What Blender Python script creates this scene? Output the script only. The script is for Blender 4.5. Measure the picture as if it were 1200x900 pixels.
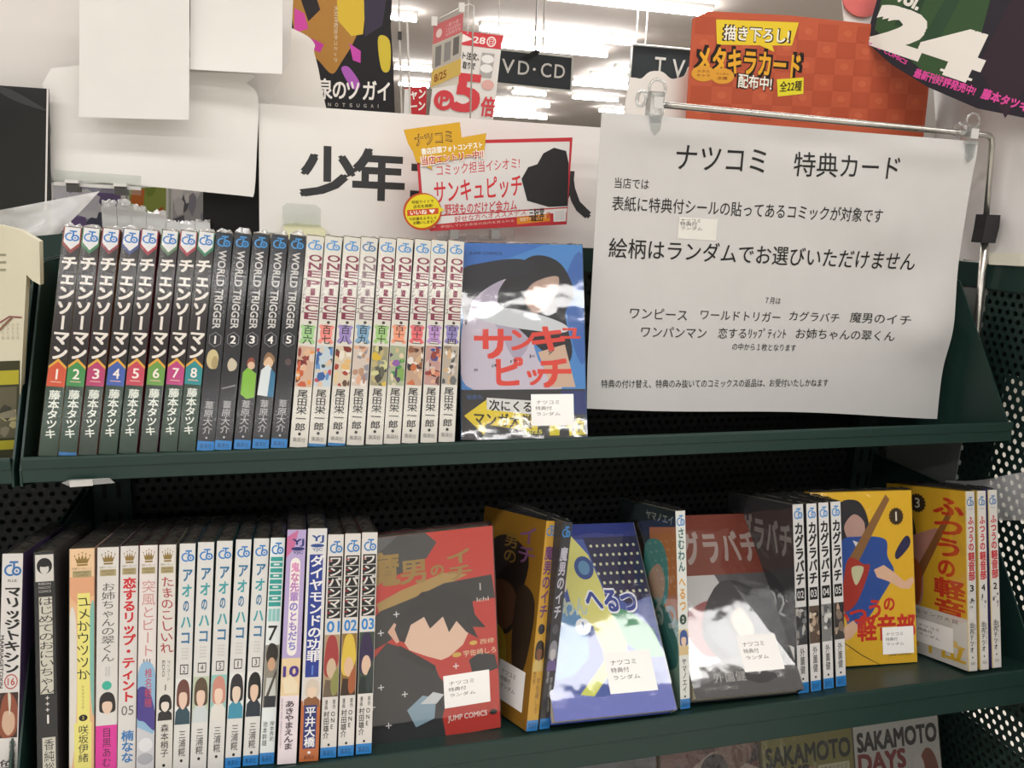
import bpy, bmesh, math, random
from mathutils import Vector, Matrix

for o in list(bpy.data.objects):
    bpy.data.objects.remove(o)
sc = bpy.context.scene
COL = sc.collection
S = 0.001                      # everything below is written in millimetres

# ------------------------------------------------------------------ camera
F_PX, CX, CY, CZ, YAW, PIT, ROL = 958.54, -19.16, -664.59, 199.99, 0.26635, -0.21416, 0.04014
CAM = Vector((CX, CY, CZ))


def ray(x, y):
    x -= 600; y -= 450
    c, s = math.cos(ROL), math.sin(ROL)
    u, v = x * c + y * s, -x * s + y * c
    d = (u, F_PX, -v)
    c, s = math.cos(PIT), math.sin(PIT)
    d = (d[0], d[1] * c - d[2] * s, d[1] * s + d[2] * c)
    c, s = math.cos(YAW), math.sin(YAW)
    return Vector((d[0] * c + d[1] * s, -d[0] * s + d[1] * c, d[2]))


def at(x, y, plane):
    """point of the real plane ('Y',200) / ('X',730) / ('Z',0) seen at a photo pixel"""
    d = ray(x, y)
    if plane[0] == 'N':                       # upright diagonal plane: nx, ny, offset
        n = Vector((plane[1], plane[2], 0))
        return CAM + d * ((plane[3] - CAM.dot(n)) / d.dot(n))
    i = 'XYZ'.index(plane[0])
    return CAM + d * ((plane[1] - CAM[i]) / d[i])


cam_data = bpy.data.cameras.new('camera')
cam_data.sensor_width = 36.0
cam_data.lens = F_PX / 1200 * 36.0
cam_data.clip_start = 0.02
cam_data.clip_end = 200
cam = bpy.data.objects.new('camera', cam_data)
COL.objects.link(cam)
fw = ray(600, 450).normalized()
rt = (ray(700, 450) - ray(600, 450)).normalized()
up = rt.cross(fw).normalized()
m = Matrix((rt, up, -fw)).transposed().to_4x4()
m.translation = CAM * S
cam.matrix_world = m
sc.camera = cam

# ------------------------------------------------------------------ light and exposure
sc.view_settings.view_transform = 'Standard'
sc.view_settings.look = 'None'
sc.view_settings.exposure = 0.0
sc.view_settings.gamma = 1.0
sc.view_settings.use_curve_mapping = False
sc.cycles.transparent_max_bounces = 24
sc.cycles.max_bounces = 8

world = bpy.data.worlds.new('store_ambient')
sc.world = world
world.use_nodes = True
world.node_tree.nodes['Background'].inputs[0].default_value = (1.0, 0.97, 0.94, 1)
world.node_tree.nodes['Background'].inputs[1].default_value = 0.3

CEIL = 1700
ROW_POWER = 92
for k, (yy, pw, wd) in enumerate(((2700, 1.0, .12), (800, 0.9, .12), (-1120, 1.15, .26), (-2950, 1.1, .2), (-5000, 1.2, .14), (-7600, 1.3, .14), (-10400, 1.3, .14))):
    ld = bpy.data.lights.new('ceiling_lamp_row', 'AREA')
    ld.shape = 'RECTANGLE'
    ld.size = 11.0
    ld.size_y = wd
    ld.energy = ROW_POWER * pw
    ld.color = (1.0, 0.985, 0.965)
    lo = bpy.data.objects.new('ceiling_lamp_row', ld)
    lo.location = (0.3, yy * S, (CEIL - 70) * S)
    COL.objects.link(lo)

# ------------------------------------------------------------------ materials
MATS = {}


def lin(h):
    h = h.lstrip('#')
    r = []
    for i in (0, 2, 4):
        c = int(h[i:i + 2], 16) / 255
        r.append(c / 12.92 if c <= 0.04045 else ((c + 0.055) / 1.055) ** 2.4)
    return (*r, 1)


def M(h, rough=0.5, spec=0.22, metal=0.0):
    key = (h, rough, spec, metal)
    if key not in MATS:
        mt = bpy.data.materials.new('paint_' + h.lstrip('#'))
        mt.use_nodes = True
        b = mt.node_tree.nodes['Principled BSDF']
        b.inputs['Base Color'].default_value = lin(h)
        b.inputs['Roughness'].default_value = rough
        b.inputs['Specular IOR Level'].default_value = spec
        b.inputs['Metallic'].default_value = metal
        MATS[key] = mt
    return MATS[key]


def noisy(name, h1, h2, scale, rough=0.5, bump=0.0, spec=0.3, metal=0.0):
    """procedural two-tone paint with a little relief"""
    if name in MATS:
        return MATS[name]
    mt = bpy.data.materials.new(name)
    mt.use_nodes = True
    nt = mt.node_tree
    b = nt.nodes['Principled BSDF']
    tc = nt.nodes.new('ShaderNodeTexCoord')
    nz = nt.nodes.new('ShaderNodeTexNoise')
    nz.inputs['Scale'].default_value = scale
    nz.inputs['Detail'].default_value = 4
    nt.links.new(tc.outputs['Object'], nz.inputs['Vector'])
    mx = nt.nodes.new('ShaderNodeMix')
    mx.data_type = 'RGBA'
    mx.inputs[6].default_value = lin(h1)
    mx.inputs[7].default_value = lin(h2)
    nt.links.new(nz.outputs['Fac'], mx.inputs[0])
    nt.links.new(mx.outputs[2], b.inputs['Base Color'])
    b.inputs['Roughness'].default_value = rough
    b.inputs['Specular IOR Level'].default_value = spec
    b.inputs['Metallic'].default_value = metal
    if bump:
        bp = nt.nodes.new('ShaderNodeBump')
        bp.inputs['Strength'].default_value = bump
        bp.inputs['Distance'].default_value = 0.001
        nt.links.new(nz.outputs['Fac'], bp.inputs['Height'])
        nt.links.new(bp.outputs['Normal'], b.inputs['Normal'])
    MATS[name] = mt
    return mt


def film(name, tint='#ffffff', haze=0.03, rough=0.1, bump=0.25, scale=70, gloss=1.0, stretch=(1, 1, 1)):
    """clear shrink film: see-through with a wrinkled mirror gloss and a trace of haze"""
    if name in MATS:
        return MATS[name]
    mt = bpy.data.materials.new(name)
    mt.use_nodes = True
    nt = mt.node_tree
    nt.nodes.clear()
    out = nt.nodes.new('ShaderNodeOutputMaterial')
    tr = nt.nodes.new('ShaderNodeBsdfTransparent')
    tr.inputs[0].default_value = lin(tint)
    gl = nt.nodes.new('ShaderNodeBsdfGlossy')
    gl.inputs['Roughness'].default_value = rough
    df = nt.nodes.new('ShaderNodeBsdfDiffuse')
    df.inputs[0].default_value = (0.8, 0.8, 0.8, 1)
    fr = nt.nodes.new('ShaderNodeFresnel')
    ge = nt.nodes.new('ShaderNodeNewGeometry')
    io = nt.nodes.new('ShaderNodeMapRange')
    io.inputs['To Min'].default_value = 1.5
    io.inputs['To Max'].default_value = 1 / 1.5
    nt.links.new(ge.outputs['Backfacing'], io.inputs['Value'])
    nt.links.new(io.outputs[0], fr.inputs[0])
    mul = nt.nodes.new('ShaderNodeMath'); mul.operation = 'MULTIPLY'
    mul.inputs[1].default_value = gloss
    mul.use_clamp = True
    tc = nt.nodes.new('ShaderNodeTexCoord')
    mp = nt.nodes.new('ShaderNodeMapping')
    mp.inputs['Scale'].default_value = stretch
    nz = nt.nodes.new('ShaderNodeTexNoise')
    nz.inputs['Scale'].default_value = scale
    nz.inputs['Detail'].default_value = 2.5
    bp = nt.nodes.new('ShaderNodeBump')
    bp.inputs['Strength'].default_value = bump
    bp.inputs['Distance'].default_value = 0.002
    nt.links.new(tc.outputs['Object'], mp.inputs['Vector'])
    nt.links.new(mp.outputs['Vector'], nz.inputs['Vector'])
    nt.links.new(nz.outputs['Fac'], bp.inputs['Height'])
    nt.links.new(bp.outputs['Normal'], gl.inputs['Normal'])
    nt.links.new(bp.outputs['Normal'], fr.inputs['Normal'])
    nt.links.new(fr.outputs[0], mul.inputs[0])
    m1 = nt.nodes.new('ShaderNodeMixShader'); m1.inputs[0].default_value = haze
    m2 = nt.nodes.new('ShaderNodeMixShader')
    nt.links.new(tr.outputs[0], m1.inputs[1]); nt.links.new(df.outputs[0], m1.inputs[2])
    nt.links.new(mul.outputs[0], m2.inputs[0])
    nt.links.new(m1.outputs[0], m2.inputs[1]); nt.links.new(gl.outputs[0], m2.inputs[2])
    nt.links.new(m2.outputs[0], out.inputs['Surface'])
    MATS[name] = mt
    return mt


def perforated(name, h, axes, pitch=10.0, radius=3.0):
    """painted sheet with a staggered grid of round holes; axes = the two in-plane axes"""
    if name in MATS:
        return MATS[name]
    mt = bpy.data.materials.new(name)
    mt.use_nodes = True
    nt = mt.node_tree
    b = nt.nodes['Principled BSDF']
    b.inputs['Base Color'].default_value = lin(h)
    b.inputs['Roughness'].default_value = 0.55
    out = nt.nodes['Material Output']
    geo = nt.nodes.new('ShaderNodeTexCoord')
    sep = nt.nodes.new('ShaderNodeSeparateXYZ')
    nt.links.new(geo.outputs['Object'], sep.inputs[0])
    cmb = nt.nodes.new('ShaderNodeCombineXYZ')
    nt.links.new(sep.outputs[axes[0]], cmb.inputs[0])
    nt.links.new(sep.outputs[axes[1]], cmb.inputs[1])
    rx, ry = pitch * S / 2, pitch * S * 3 ** .5 / 2
    lens = []
    for off in (0, 1):
        ad = nt.nodes.new('ShaderNodeVectorMath'); ad.operation = 'ADD'
        ad.inputs[1].default_value = (rx * off, ry * off, 0)
        nt.links.new(cmb.outputs[0], ad.inputs[0])
        w = nt.nodes.new('ShaderNodeVectorMath'); w.operation = 'WRAP'
        w.inputs[1].default_value = (rx, ry, 1)
        w.inputs[2].default_value = (-rx, -ry, -1)
        nt.links.new(ad.outputs[0], w.inputs[0])
        l = nt.nodes.new('ShaderNodeVectorMath'); l.operation = 'LENGTH'
        nt.links.new(w.outputs[0], l.inputs[0])
        lens.append(l)
    mn = nt.nodes.new('ShaderNodeMath'); mn.operation = 'MINIMUM'
    nt.links.new(lens[0].outputs['Value'], mn.inputs[0]); nt.links.new(lens[1].outputs['Value'], mn.inputs[1])
    lt = nt.nodes.new('ShaderNodeMath'); lt.operation = 'LESS_THAN'
    nt.links.new(mn.outputs[0], lt.inputs[0]); lt.inputs[1].default_value = radius * S
    tr = nt.nodes.new('ShaderNodeBsdfTransparent')
    mx = nt.nodes.new('ShaderNodeMixShader')
    nt.links.new(lt.outputs[0], mx.inputs[0])
    nt.links.new(b.outputs[0], mx.inputs[1]); nt.links.new(tr.outputs[0], mx.inputs[2])
    nt.links.new(mx.outputs[0], out.inputs['Surface'])
    MATS[name] = mt
    return mt


def emit(name, col, strength):
    if name in MATS:
        return MATS[name]
    mt = bpy.data.materials.new(name)
    mt.use_nodes = True
    b = mt.node_tree.nodes['Principled BSDF']
    b.inputs['Emission Color'].default_value = col
    b.inputs['Emission Strength'].default_value = strength
    MATS[name] = mt
    return mt


GREEN = noisy('shelf_green_paint', '#1b342f', '#172d28', 900, 0.42, 0.05, 0.4)
DARKGREEN = noisy('shelf_dark_paint', '#1a2b29', '#16241f', 900, 0.5, 0.05, 0.3)
PERF_SIDE = perforated('perforated_green_side', '#152a26', (1, 2), 10.4, 3.0)
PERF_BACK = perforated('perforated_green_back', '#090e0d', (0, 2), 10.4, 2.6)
PAPER = noisy('white_paper', '#e2dfdb', '#dad7d3', 30, 0.6, 0.05, 0.2)
NOTE_PAPER = noisy('thin_white_paper', '#c7c5c3', '#c0bebc', 30, 0.6, 0.03, 0.15)
CARD = noisy('white_card', '#e9e6e1', '#e3e0db', 14, 0.45, 0.0, 0.3)
PAGES = noisy('page_edges', '#cdc4ae', '#b9ae96', 700, 0.8, 0.2, 0.1)
STEEL = M('#b9b6b0', 0.25, 0.5, 0.9)
CLEAR = film('clear_acrylic', '#f4f6f5', 0.03, 0.05, 0.02, 20, 1.6)
SLEEVE = film('book_film', '#f8f8f8', 0.006, 0.12, 0.4, 40, 0.8, (2.2, 1, 0.22))
CRINKLE = film('crinkled_film', '#ededed', 0.28, 0.16, 0.9, 160, 2.4)
COVERFILM = film('cover_film', '#f8f8f8', 0.006, 0.05, 0.26, 24, 1.9)
CRUMPLED = film('crumpled_shade_tinted_film', '#d4d4d4', 0.05, 0.14, 1.0, 75, 1.8)  # grey tint stands in for the shade on the bottom-row covers
SHADEFLAP = film('shade_tinted_flap_film', '#8c8c8c', 0.02, 0.2, 0.9, 120, 1.2)  # flap film tinted grey to paint in the shade of the shelf above
WRAP = film('white_wrap', '#ffffff', 0.72, 0.16, 0.9, 120, 2.2)
CLOUDY = film('cloudy_film', '#e8e8e4', 0.58, 0.25, 0.6, 60, 1.6)

# ------------------------------------------------------------------ mesh building
_tc = bpy.data.curves.new('lettering_curve', 'FONT')
_to = bpy.data.objects.new('lettering_curve', _tc)
_cache = {}


def glyphs(s, bold=0.0):
    k = (s, bold)
    if k not in _cache:
        _tc.body = s
        _tc.size = 1
        _tc.resolution_u = 3
        _tc.offset = bold
        me = bpy.data.meshes.new_from_object(_to)
        vs = [(v.co.x, v.co.y) for v in me.vertices]
        fs = [tuple(p.vertices) for p in me.polygons]
        bpy.data.meshes.remove(me)
        if vs:
            b = (min(v[0] for v in vs), min(v[1] for v in vs), max(v[0] for v in vs), max(v[1] for v in vs))
        else:
            b = (0, 0, 1, 1)
        _cache[k] = (vs, fs, b)
    return _cache[k]


class MB:
    def __init__(self):
        self.v = []; self.f = []; self.mi = []; self.mats = []

    def slot(self, mat):
        if mat not in self.mats:
            self.mats.append(mat)
        return self.mats.index(mat)

    def add(self, vs, fs, mat):
        n = len(self.v); k = self.slot(mat)
        self.v += [Vector(p) for p in vs]
        self.f += [tuple(i + n for i in f) for f in fs]
        self.mi += [k] * len(fs)

    def box(self, x0, y0, z0, x1, y1, z1, mat):
        vs = [(x, y, z) for z in (z0, z1) for y in (y0, y1) for x in (x0, x1)]
        self.add(vs, [(0, 2, 3, 1), (4, 5, 7, 6), (0, 1, 5, 4), (2, 6, 7, 3), (0, 4, 6, 2), (1, 3, 7, 5)], mat)

    def slab(self, pts, off, mat, back=None):
        """polygon pts (front) thickened by vector off"""
        off = Vector(off)
        n = len(pts)
        a = [Vector(p) for p in pts]; b = [p + off for p in a]
        self.add(a + b, [tuple(range(n)), tuple(range(2 * n - 1, n - 1, -1))], mat)
        fs = [(i, i + n, (i + 1) % n + n, (i + 1) % n) for i in range(n)]
        self.add(a + b, fs, back or mat)

    def prism_x(self, prof, x0, x1, mat):
        self.slab([(x0, y, z) for y, z in prof], (x1 - x0, 0, 0), mat)

    def tube(self, pts, r, mat, seg=10):
        pts = [Vector(p) for p in pts]
        vs = []
        ref = None
        for i, p in enumerate(pts):
            d = (pts[min(i + 1, len(pts) - 1)] - pts[max(i - 1, 0)]).normalized()
            if ref is None:
                ref = d.orthogonal().normalized()
            ref = (ref - d * ref.dot(d)).normalized()
            w = d.cross(ref)
            vs += [p + (ref * math.cos(2 * math.pi * k / seg) + w * math.sin(2 * math.pi * k / seg)) * r for k in range(seg)]
        fs = []
        for i in range(len(pts) - 1):
            for k in range(seg):
                a = i * seg + k; b = i * seg + (k + 1) % seg
                fs.append((a, b, b + seg, a + seg))
        fs += [tuple(range(seg - 1, -1, -1)), tuple(range(len(vs) - seg, len(vs)))]
        self.add(vs, fs, mat)

    def torus(self, c, ax, R, r, mat, seg=20, s2=8):
        c = Vector(c); ax = Vector(ax).normalized(); e1 = ax.orthogonal().normalized(); e2 = ax.cross(e1)
        vs = []; fs = []
        for i in range(seg):
            t = 2 * math.pi * i / seg
            d = e1 * math.cos(t) + e2 * math.sin(t)
            for k in range(s2):
                q = 2 * math.pi * k / s2
                vs.append(c + d * (R + r * math.cos(q)) + ax * r * math.sin(q))
        for i in range(seg):
            for k in range(s2):
                fs.append((i * s2 + k, ((i + 1) % seg) * s2 + k, ((i + 1) % seg) * s2 + (k + 1) % s2, i * s2 + (k + 1) % s2))
        self.add(vs, fs, mat)

    def build(self, name, parent=None, origin=(0, 0, 0), world=None, smooth=False):
        o_ = Vector(origin)
        me = bpy.data.meshes.new(name)
        me.from_pydata([tuple((p - o_) * S) for p in self.v], [], self.f)
        for mt in self.mats:
            me.materials.append(mt)
        me.polygons.foreach_set('material_index', self.mi)
        if smooth:
            me.polygons.foreach_set('use_smooth', [True] * len(self.f))
        me.update()
        ob = bpy.data.objects.new(name, me)
        COL.objects.link(ob)
        if parent is not None:
            ob.parent = parent
        else:
            ob.location = o_ * S
        if world is not None:
            ob.matrix_world = world
        return ob


def tag(o, label=None, cat=None, group=None, kind=None):
    if label: o['label'] = label
    if cat: o['category'] = cat
    if group: o['group'] = group
    if kind: o['kind'] = kind
    return o


def thing(name, label, cat, mat=None, group=None):
    o = bpy.data.objects.new(name, None)
    COL.objects.link(o)
    o.empty_display_size = 0.02
    if mat is not None:
        o.matrix_world = mat
    return tag(o, label, cat, group)


def smoothpts(pts, n=5):
    r = []
    L = len(pts)
    for i in range(L):
        p0, p1, p2, p3 = (pts[(i + k - 1) % L] for k in range(4))
        for j in range(n):
            t = j / n
            r.append(tuple(0.5 * (2 * p1[k] + (p2[k] - p0[k]) * t + (2 * p0[k] - 5 * p1[k] + 4 * p2[k] - p3[k]) * t * t
                                  + (3 * p1[k] - p0[k] - 3 * p2[k] + p3[k]) * t ** 3) for k in range(2)))
    return r


class Surf:
    """a printed face: normalised coordinates, u to the right, v down; every print lies a hair above the last"""
    def __init__(self, mb, O, U, V, N, step=0.02, base=0.06, warp=None, clamp=False):
        self.clamp = clamp
        self.mb = mb; self.O = Vector(O); self.U = Vector(U); self.V = Vector(V)
        self.N = Vector(N).normalized(); self.h = base; self.step = step; self.warp = warp

    def p(self, u, v):
        if self.clamp:
            u, v = min(1, max(0, u)), min(1, max(0, v))
        q = self.O + self.U * u + self.V * v + self.N * self.h
        if self.warp:
            q = q + self.warp(u, v)
        return q

    def face(self, pts, col):
        self.mb.add([self.p(*a) for a in pts], [tuple(range(len(pts)))], col if not isinstance(col, str) else M(col))
        self.h += self.step

    def rect(self, u0, v0, u1, v1, col):
        self.face([(u0, v0), (u0, v1), (u1, v1), (u1, v0)], col)

    def poly(self, pts, col, smooth=False):
        self.face(smoothpts(pts) if smooth else pts, col)

    def ell(self, cu, cv, ru, rv, col, rot=0, n=20, a0=0, a1=360):
        pts = []
        full = a1 - a0 >= 360
        for i in range(n if full else n + 1):
            t = math.radians(a0 + (a1 - a0) * i / n)
            x, y = math.cos(t), math.sin(t)
            pts.append((cu + (x * math.cos(rot) - y * math.sin(rot)) * ru, cv + (x * math.sin(rot) + y * math.cos(rot)) * rv))
        self.face(pts, col)

    def arc(self, cu, cv, ru, rv, w, a0, a1, col, n=18):
        o, i_ = [], []
        for k in range(n + 1):
            t = math.radians(a0 + (a1 - a0) * k / n)
            o.append((cu + ru * math.cos(t), cv + rv * math.sin(t)))
            i_.append((cu + ru * (1 - w) * math.cos(t), cv + rv * (1 - w) * math.sin(t)))
        vs = [self.p(*q) for q in o + i_]
        n += 1
        self.mb.add(vs, [(k, k + 1, n + k + 1, n + k) for k in range(n - 1)], M(col) if isinstance(col, str) else col)
        self.h += self.step

    def line(self, pts, w, col):
        """open stroke of width w (in u units, square on the sheet)"""
        asp = self.U.length / self.V.length
        L, R_ = [], []
        for i, q in enumerate(pts):
            a = pts[max(i - 1, 0)]; b = pts[min(i + 1, len(pts) - 1)]
            dx, dy = (b[0] - a[0]), (b[1] - a[1]) / asp
            l = math.hypot(dx, dy) or 1
            nx, ny = -dy / l * w / 2, dx / l * w / 2 * asp
            L.append((q[0] + nx, q[1] + ny)); R_.append((q[0] - nx, q[1] - ny))
        n = len(pts)
        self.mb.add([self.p(*q) for q in L + R_], [(k, k + 1, n + k + 1, n + k) for k in range(n - 1)], M(col))
        self.h += self.step

    def _put(self, g, fn, col, bold=0.0):
        vs, fs, b = g
        d = bold * .62
        mt = M(col) if isinstance(col, str) else col
        for dx, dy in (((0, 0),) if d <= 0 else ((-d, -d), (d, -d), (-d, d), (d, d)) if d < .045 else ((-d, -d), (d, -d), (-d, d), (d, d), (-d, 0), (d, 0), (0, d), (0, -d), (0, 0))):
            self.mb.add([self.p(*fn(x + dx, y + dy)) for x, y in vs], fs, mt)
            self.h += self.step * .4

    def ht(self, s, u0, v0, u1, v1, col, bold=0.0, skew=0.0):
        g = glyphs(s); b = g[2]
        w, h = (b[2] - b[0]) or 1, (b[3] - b[1]) or 1
        if len(s) == 1 and w < .45 * h:                 # a lone narrow figure keeps its own proportions
            uw = (v1 - v0) * self.V.length / self.U.length * w / h
            c = (u0 + u1) / 2
            u0, u1 = c - uw / 2, c + uw / 2
        self._put(g, lambda x, y: (u0 + (x - b[0]) / w * (u1 - u0), v1 - (y - b[1]) / h * (v1 - v0) + skew * (x - b[0]) / w), col, bold)
        self.h += self.step

    def rt(self, s, u0, v0, u1, v1, col, bold=0.0):
        """line turned a quarter clockwise, reading downwards"""
        g = glyphs(s); b = g[2]
        w, h = (b[2] - b[0]) or 1, (b[3] - b[1]) or 1
        self._put(g, lambda x, y: (u0 + (y - b[1]) / h * (u1 - u0), v0 + (x - b[0]) / w * (v1 - v0)), col, bold)
        self.h += self.step

    def vt(self, s, u0, v0, u1, v1, col, bold=0.0, fill=False, lean=0.0):
        """characters stacked downwards"""
        n = len(s); ch = (v1 - v0) / n
        for i, c in enumerate(s):
            if c == ' ':
                continue
            a0 = v0 + i * ch
            g = glyphs(c); b = g[2]
            w, h = (b[2] - b[0]) or 1, (b[3] - b[1]) or 1
            if c in 'ー':
                self._put(g, lambda x, y: ((u0 + u1) / 2 + (y - (b[1] + b[3]) / 2) * (u1 - u0) * 1.02, a0 + ch * (0.08 + 0.84 * (x - b[0]) / w)), col, bold)
            elif fill:
                tw = .27 if c in 'I1l' else 1.0
                self._put(g, lambda x, y: ((u0 + u1) / 2 + ((x - b[0]) / w - .5) * (u1 - u0) * tw, a0 + ch * (0.95 - 0.9 * (y - b[1]) / h)), col, bold)
            else:
                self._put(g, lambda x, y: ((u0 + u1) / 2 + (x - 0.5) * (u1 - u0) * 1.04 + lean * (y - .38) * (u1 - u0), a0 + ch * (0.5 - (y - 0.38) * 1.02)), col, bold)
        self.h += self.step

    def jc(self, u0, v0, u1, v1, col, hole='#ffffff'):
        W, H_ = u1 - u0, v1 - v0
        q = lambda x, y: (u0 + x * W, v0 + y * H_)
        self.poly([q(.30, .02), q(.30, .15), q(.50, .15), q(.50, .58), q(.62, .58), q(.62, .15), q(.80, .15), q(.80, .02)], col)
        self.arc(*q(.36, .60), .36 * W, .38 * H_, .33, 60, 285, col)
        self.arc(*q(.72, .66), .28 * W, .30 * H_, .45, 0, 360, col)
        self.ell(*q(.72, .66), .07 * W, .08 * H_, col, n=10)

    def crown(self, u0, v0, u1, v1, col):
        q = lambda x, y: (u0 + x * (u1 - u0), v0 + y * (v1 - v0))
        self.poly([q(.15, .78), q(0, .3), q(.2, .52), q(.27, .18), q(.4, .5), q(.5, .1), q(.6, .5), q(.73, .18), q(.8, .52), q(1, .3), q(.85, .78)], col)
        self.rect(*q(.15, .84), *q(.85, .97), col)
        for x, y in ((0, .22), (.27, .1), (.5, 0), (.73, .1), (1, .22)):
            self.ell(*q(x, y), .055 * (u1 - u0), .06 * (v1 - v0), col, n=8)


# ------------------------------------------------------------------ room shell
def struct(mb, name):
    return tag(mb.build(name), kind='structure')


FLOOR_MAT = noisy('pale_vinyl_floor', '#d9d4cb', '#cbc6bc', 1.5, 0.35, 0.0, 0.4)
CEIL_MAT = noisy('ceiling_board', '#c6bcb6', '#bcb2ac', 0.8, 0.8)
WALL_MAT = noisy('pale_store_wall', '#e2e5de', '#dadfd4', 0.7, 0.7)
b = MB(); b.box(-9000, -12500, -1350, 9500, 16000, -1300, FLOOR_MAT); struct(b, 'floor')
b = MB(); b.box(-9000, -12500, CEIL, 9500, 16000, CEIL + 50, CEIL_MAT); struct(b, 'ceiling')
b = MB(); b.box(-9000, 15900, -1300, 9500, 16000, CEIL, WALL_MAT); struct(b, 'wall_back')
b = MB(); b.box(-9000, -12500, -1300, 9500, -12400, CEIL, WALL_MAT); struct(b, 'wall_front')
b = MB(); b.box(-9050, -12500, -1300, -9000, 16000, CEIL, WALL_MAT); struct(b, 'wall_left')
b = MB(); b.box(9500, -12500, -1300, 9550, 16000, CEIL, WALL_MAT); struct(b, 'wall_right')

# ------------------------------------------------------------------ the display gondola
T1, T2 = math.tan(0.2822), math.tan(0.2363)
fz1 = lambda y: -1.0 - y * T1
fz2 = lambda y: -233.5 - (y + 78) * T2
fz3 = lambda y: -518.0 - (y + 35) * T2
XL, XR, YB = -217.0, 697.0, 200.0


def shelf(parent, fz, yf, lip, name='shelf_board', x0=XL, x1=XR, yb=YB - 2):
    b = MB()
    b.prism_x([(yf, fz(yf)), (yb, fz(yb)), (yb, fz(yb) - 2), (yf, fz(yf) - 2)], x0, x1, GREEN)
    sh = b.build(name, parent)
    b = MB()
    z = fz(yf)
    b.prism_x([(yf + 2, z + .2), (yf - .2, z + 1.4), (yf - 1.6, z + .8), (yf - 2, z - .6), (yf - 2, z - lip * .40), (yf - .8, z - lip * .43),
               (yf - .8, z - lip * .97), (yf, z - lip), (yf + 3, z - lip), (yf + 3, z - 1.5)], x0, x1, GREEN)
    b.build('shelf_lip', sh)
    return sh


def bracket(parent, x, dy, dz, w=1.6):
    b = MB()
    b.prism_x([(-9 + dy, -20 + dz), (-8 + dy, -8 + dz), (90 + dy, 138 + dz), (96 + dy, 140 + dz), (YB - 6, 140 + dz), (YB - 2, -76 + dz), (0 + dy, -22 + dz)], x, x + w, GREEN)
    return b.build('side_bracket', parent)


g = thing('gondola_shelf', 'dark green metal display shelf with tilted boards holding the comics', 'shelf', Matrix.Translation((0.24, 0.1, -1.3)))
inv = Vector((240, 100, -1300))


def under(ob_fn):
    pass


# parts of the gondola are written in world millimetres; the empty stands at its base
root_shift = Matrix.Translation(-inv * S)
n0 = set(bpy.data.objects)
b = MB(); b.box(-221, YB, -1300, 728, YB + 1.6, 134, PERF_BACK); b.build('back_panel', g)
b = MB(); b.box(5, YB + 40, -1300, 728, YB + 43, 150, DARKGREEN); b.box(-221, YB + 40, -1300, 5, YB + 43, 20, DARKGREEN); b.build('inner_panel', g)
b = MB(); b.box(-221, YB - 4, 132, 734, YB + 30, 158, GREEN); b.build('top_rail', g)
shelf(g, fz1, -8, 19)
shelf(g, fz2, -89, 37)
shelf(g, fz3, -52, 37)
for dy, dz in ((0, 0), (-81, -231), (-46, -516)):
    bracket(g, XL - 2, dy, dz)
    bracket(g, XR, dy, dz)
for x in (-214, 668):                                   # slotted uprights
    b = MB()
    b.box(x, YB - 14, -1300, x + 34, YB - 1, 131, DARKGREEN)
    u = b.build('slotted_upright', g)
    b = MB()
    for k in range(26):
        for dx in (8, 21):
            b.box(x + dx, YB - 14.4, 90 - k * 32, x + dx + 4, YB - 13.9, 90 - k * 32 + 17, M('#050807'))
    b.build('slot', u)
b = MB(); b.box(-225, -110, -1300, 700, YB + 45, -1180, DARKGREEN); b.build('base_plinth', g)
b = MB(); b.slab([at(1131, 294, ('Y', YB - 5)), at(1131, 306, ('Y', YB - 5)), at(1148, 308, ('Y', YB - 5)), at(1148, 295, ('Y', YB - 5))], (0, 3, 0), M('#6b6f70')); b.build('rail_plate', g)
for o in set(bpy.data.objects) - n0:
    if o.parent == g:
        o.matrix_local = root_shift

# neighbour to the left: same system, its right end shows at the frame edge
g2 = thing('gondola_shelf', 'neighbouring green shelf bay cut off by the left edge of the photo', 'shelf', Matrix.Translation((-0.6, 0.1, -1.3)))
n0 = set(bpy.data.objects)
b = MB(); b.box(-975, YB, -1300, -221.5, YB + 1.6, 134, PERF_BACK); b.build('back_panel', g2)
b = MB(); b.box(-975, YB + 40, -1300, -310, YB + 43, 150, DARKGREEN); b.box(-310, YB + 40, -1300, -221.5, YB + 43, 20, DARKGREEN); b.build('inner_panel', g2)
b = MB(); b.box(-975, YB - 4, 132, -221.5, YB + 30, 158, GREEN); b.build('top_rail', g2)
for fz, yf, lip, dy, dz in ((fz1, -8, 19, 0, 0), (fz2, -89, 37, -81, -231)):
    shelf(g2, fz, yf, lip, x0=-970, x1=-224)
    bracket(g2, -224.5, dy, dz)
b = MB(); b.box(-975, -110, -1300, -226, YB + 45, -1180, DARKGREEN); b.build('base_plinth', g2)
for o in set(bpy.data.objects) - n0:
    if o.parent == g2:
        o.matrix_local = Matrix.Translation(-Vector((-600, 100, -1300)) * S)

# perforated wall that closes the bay on the right
pw = thing('perforated_panel', 'dark green perforated side wall to the right of the shelves', 'panel', Matrix.Translation((0.73, 0, -1.3)))
n0 = set(bpy.data.objects)
b = MB(); b.box(730, -520, -1290, 731.6, 92, 134, PERF_SIDE); b.build('perforated_sheet', pw)
b = MB(); b.box(729, 84, -1300, 733, YB + 60, 131, noisy('grey_plate', '#777a77', '#6f726f', 200, 0.4, 0.02)); b.build('corner_plate', pw, )
b = MB(); b.box(727, -520, 131, 741, YB - 5, 158, GREEN); b.build('top_rail', pw)
b = MB(); b.box(729, -520, -1300, 741, -490, 131, GREEN); b.build('end_post', pw)
for o in set(bpy.data.objects) - n0:
    if o.parent == pw:
        o.matrix_local = Matrix.Translation(-Vector((730, 0, -1300)) * S)
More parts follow.
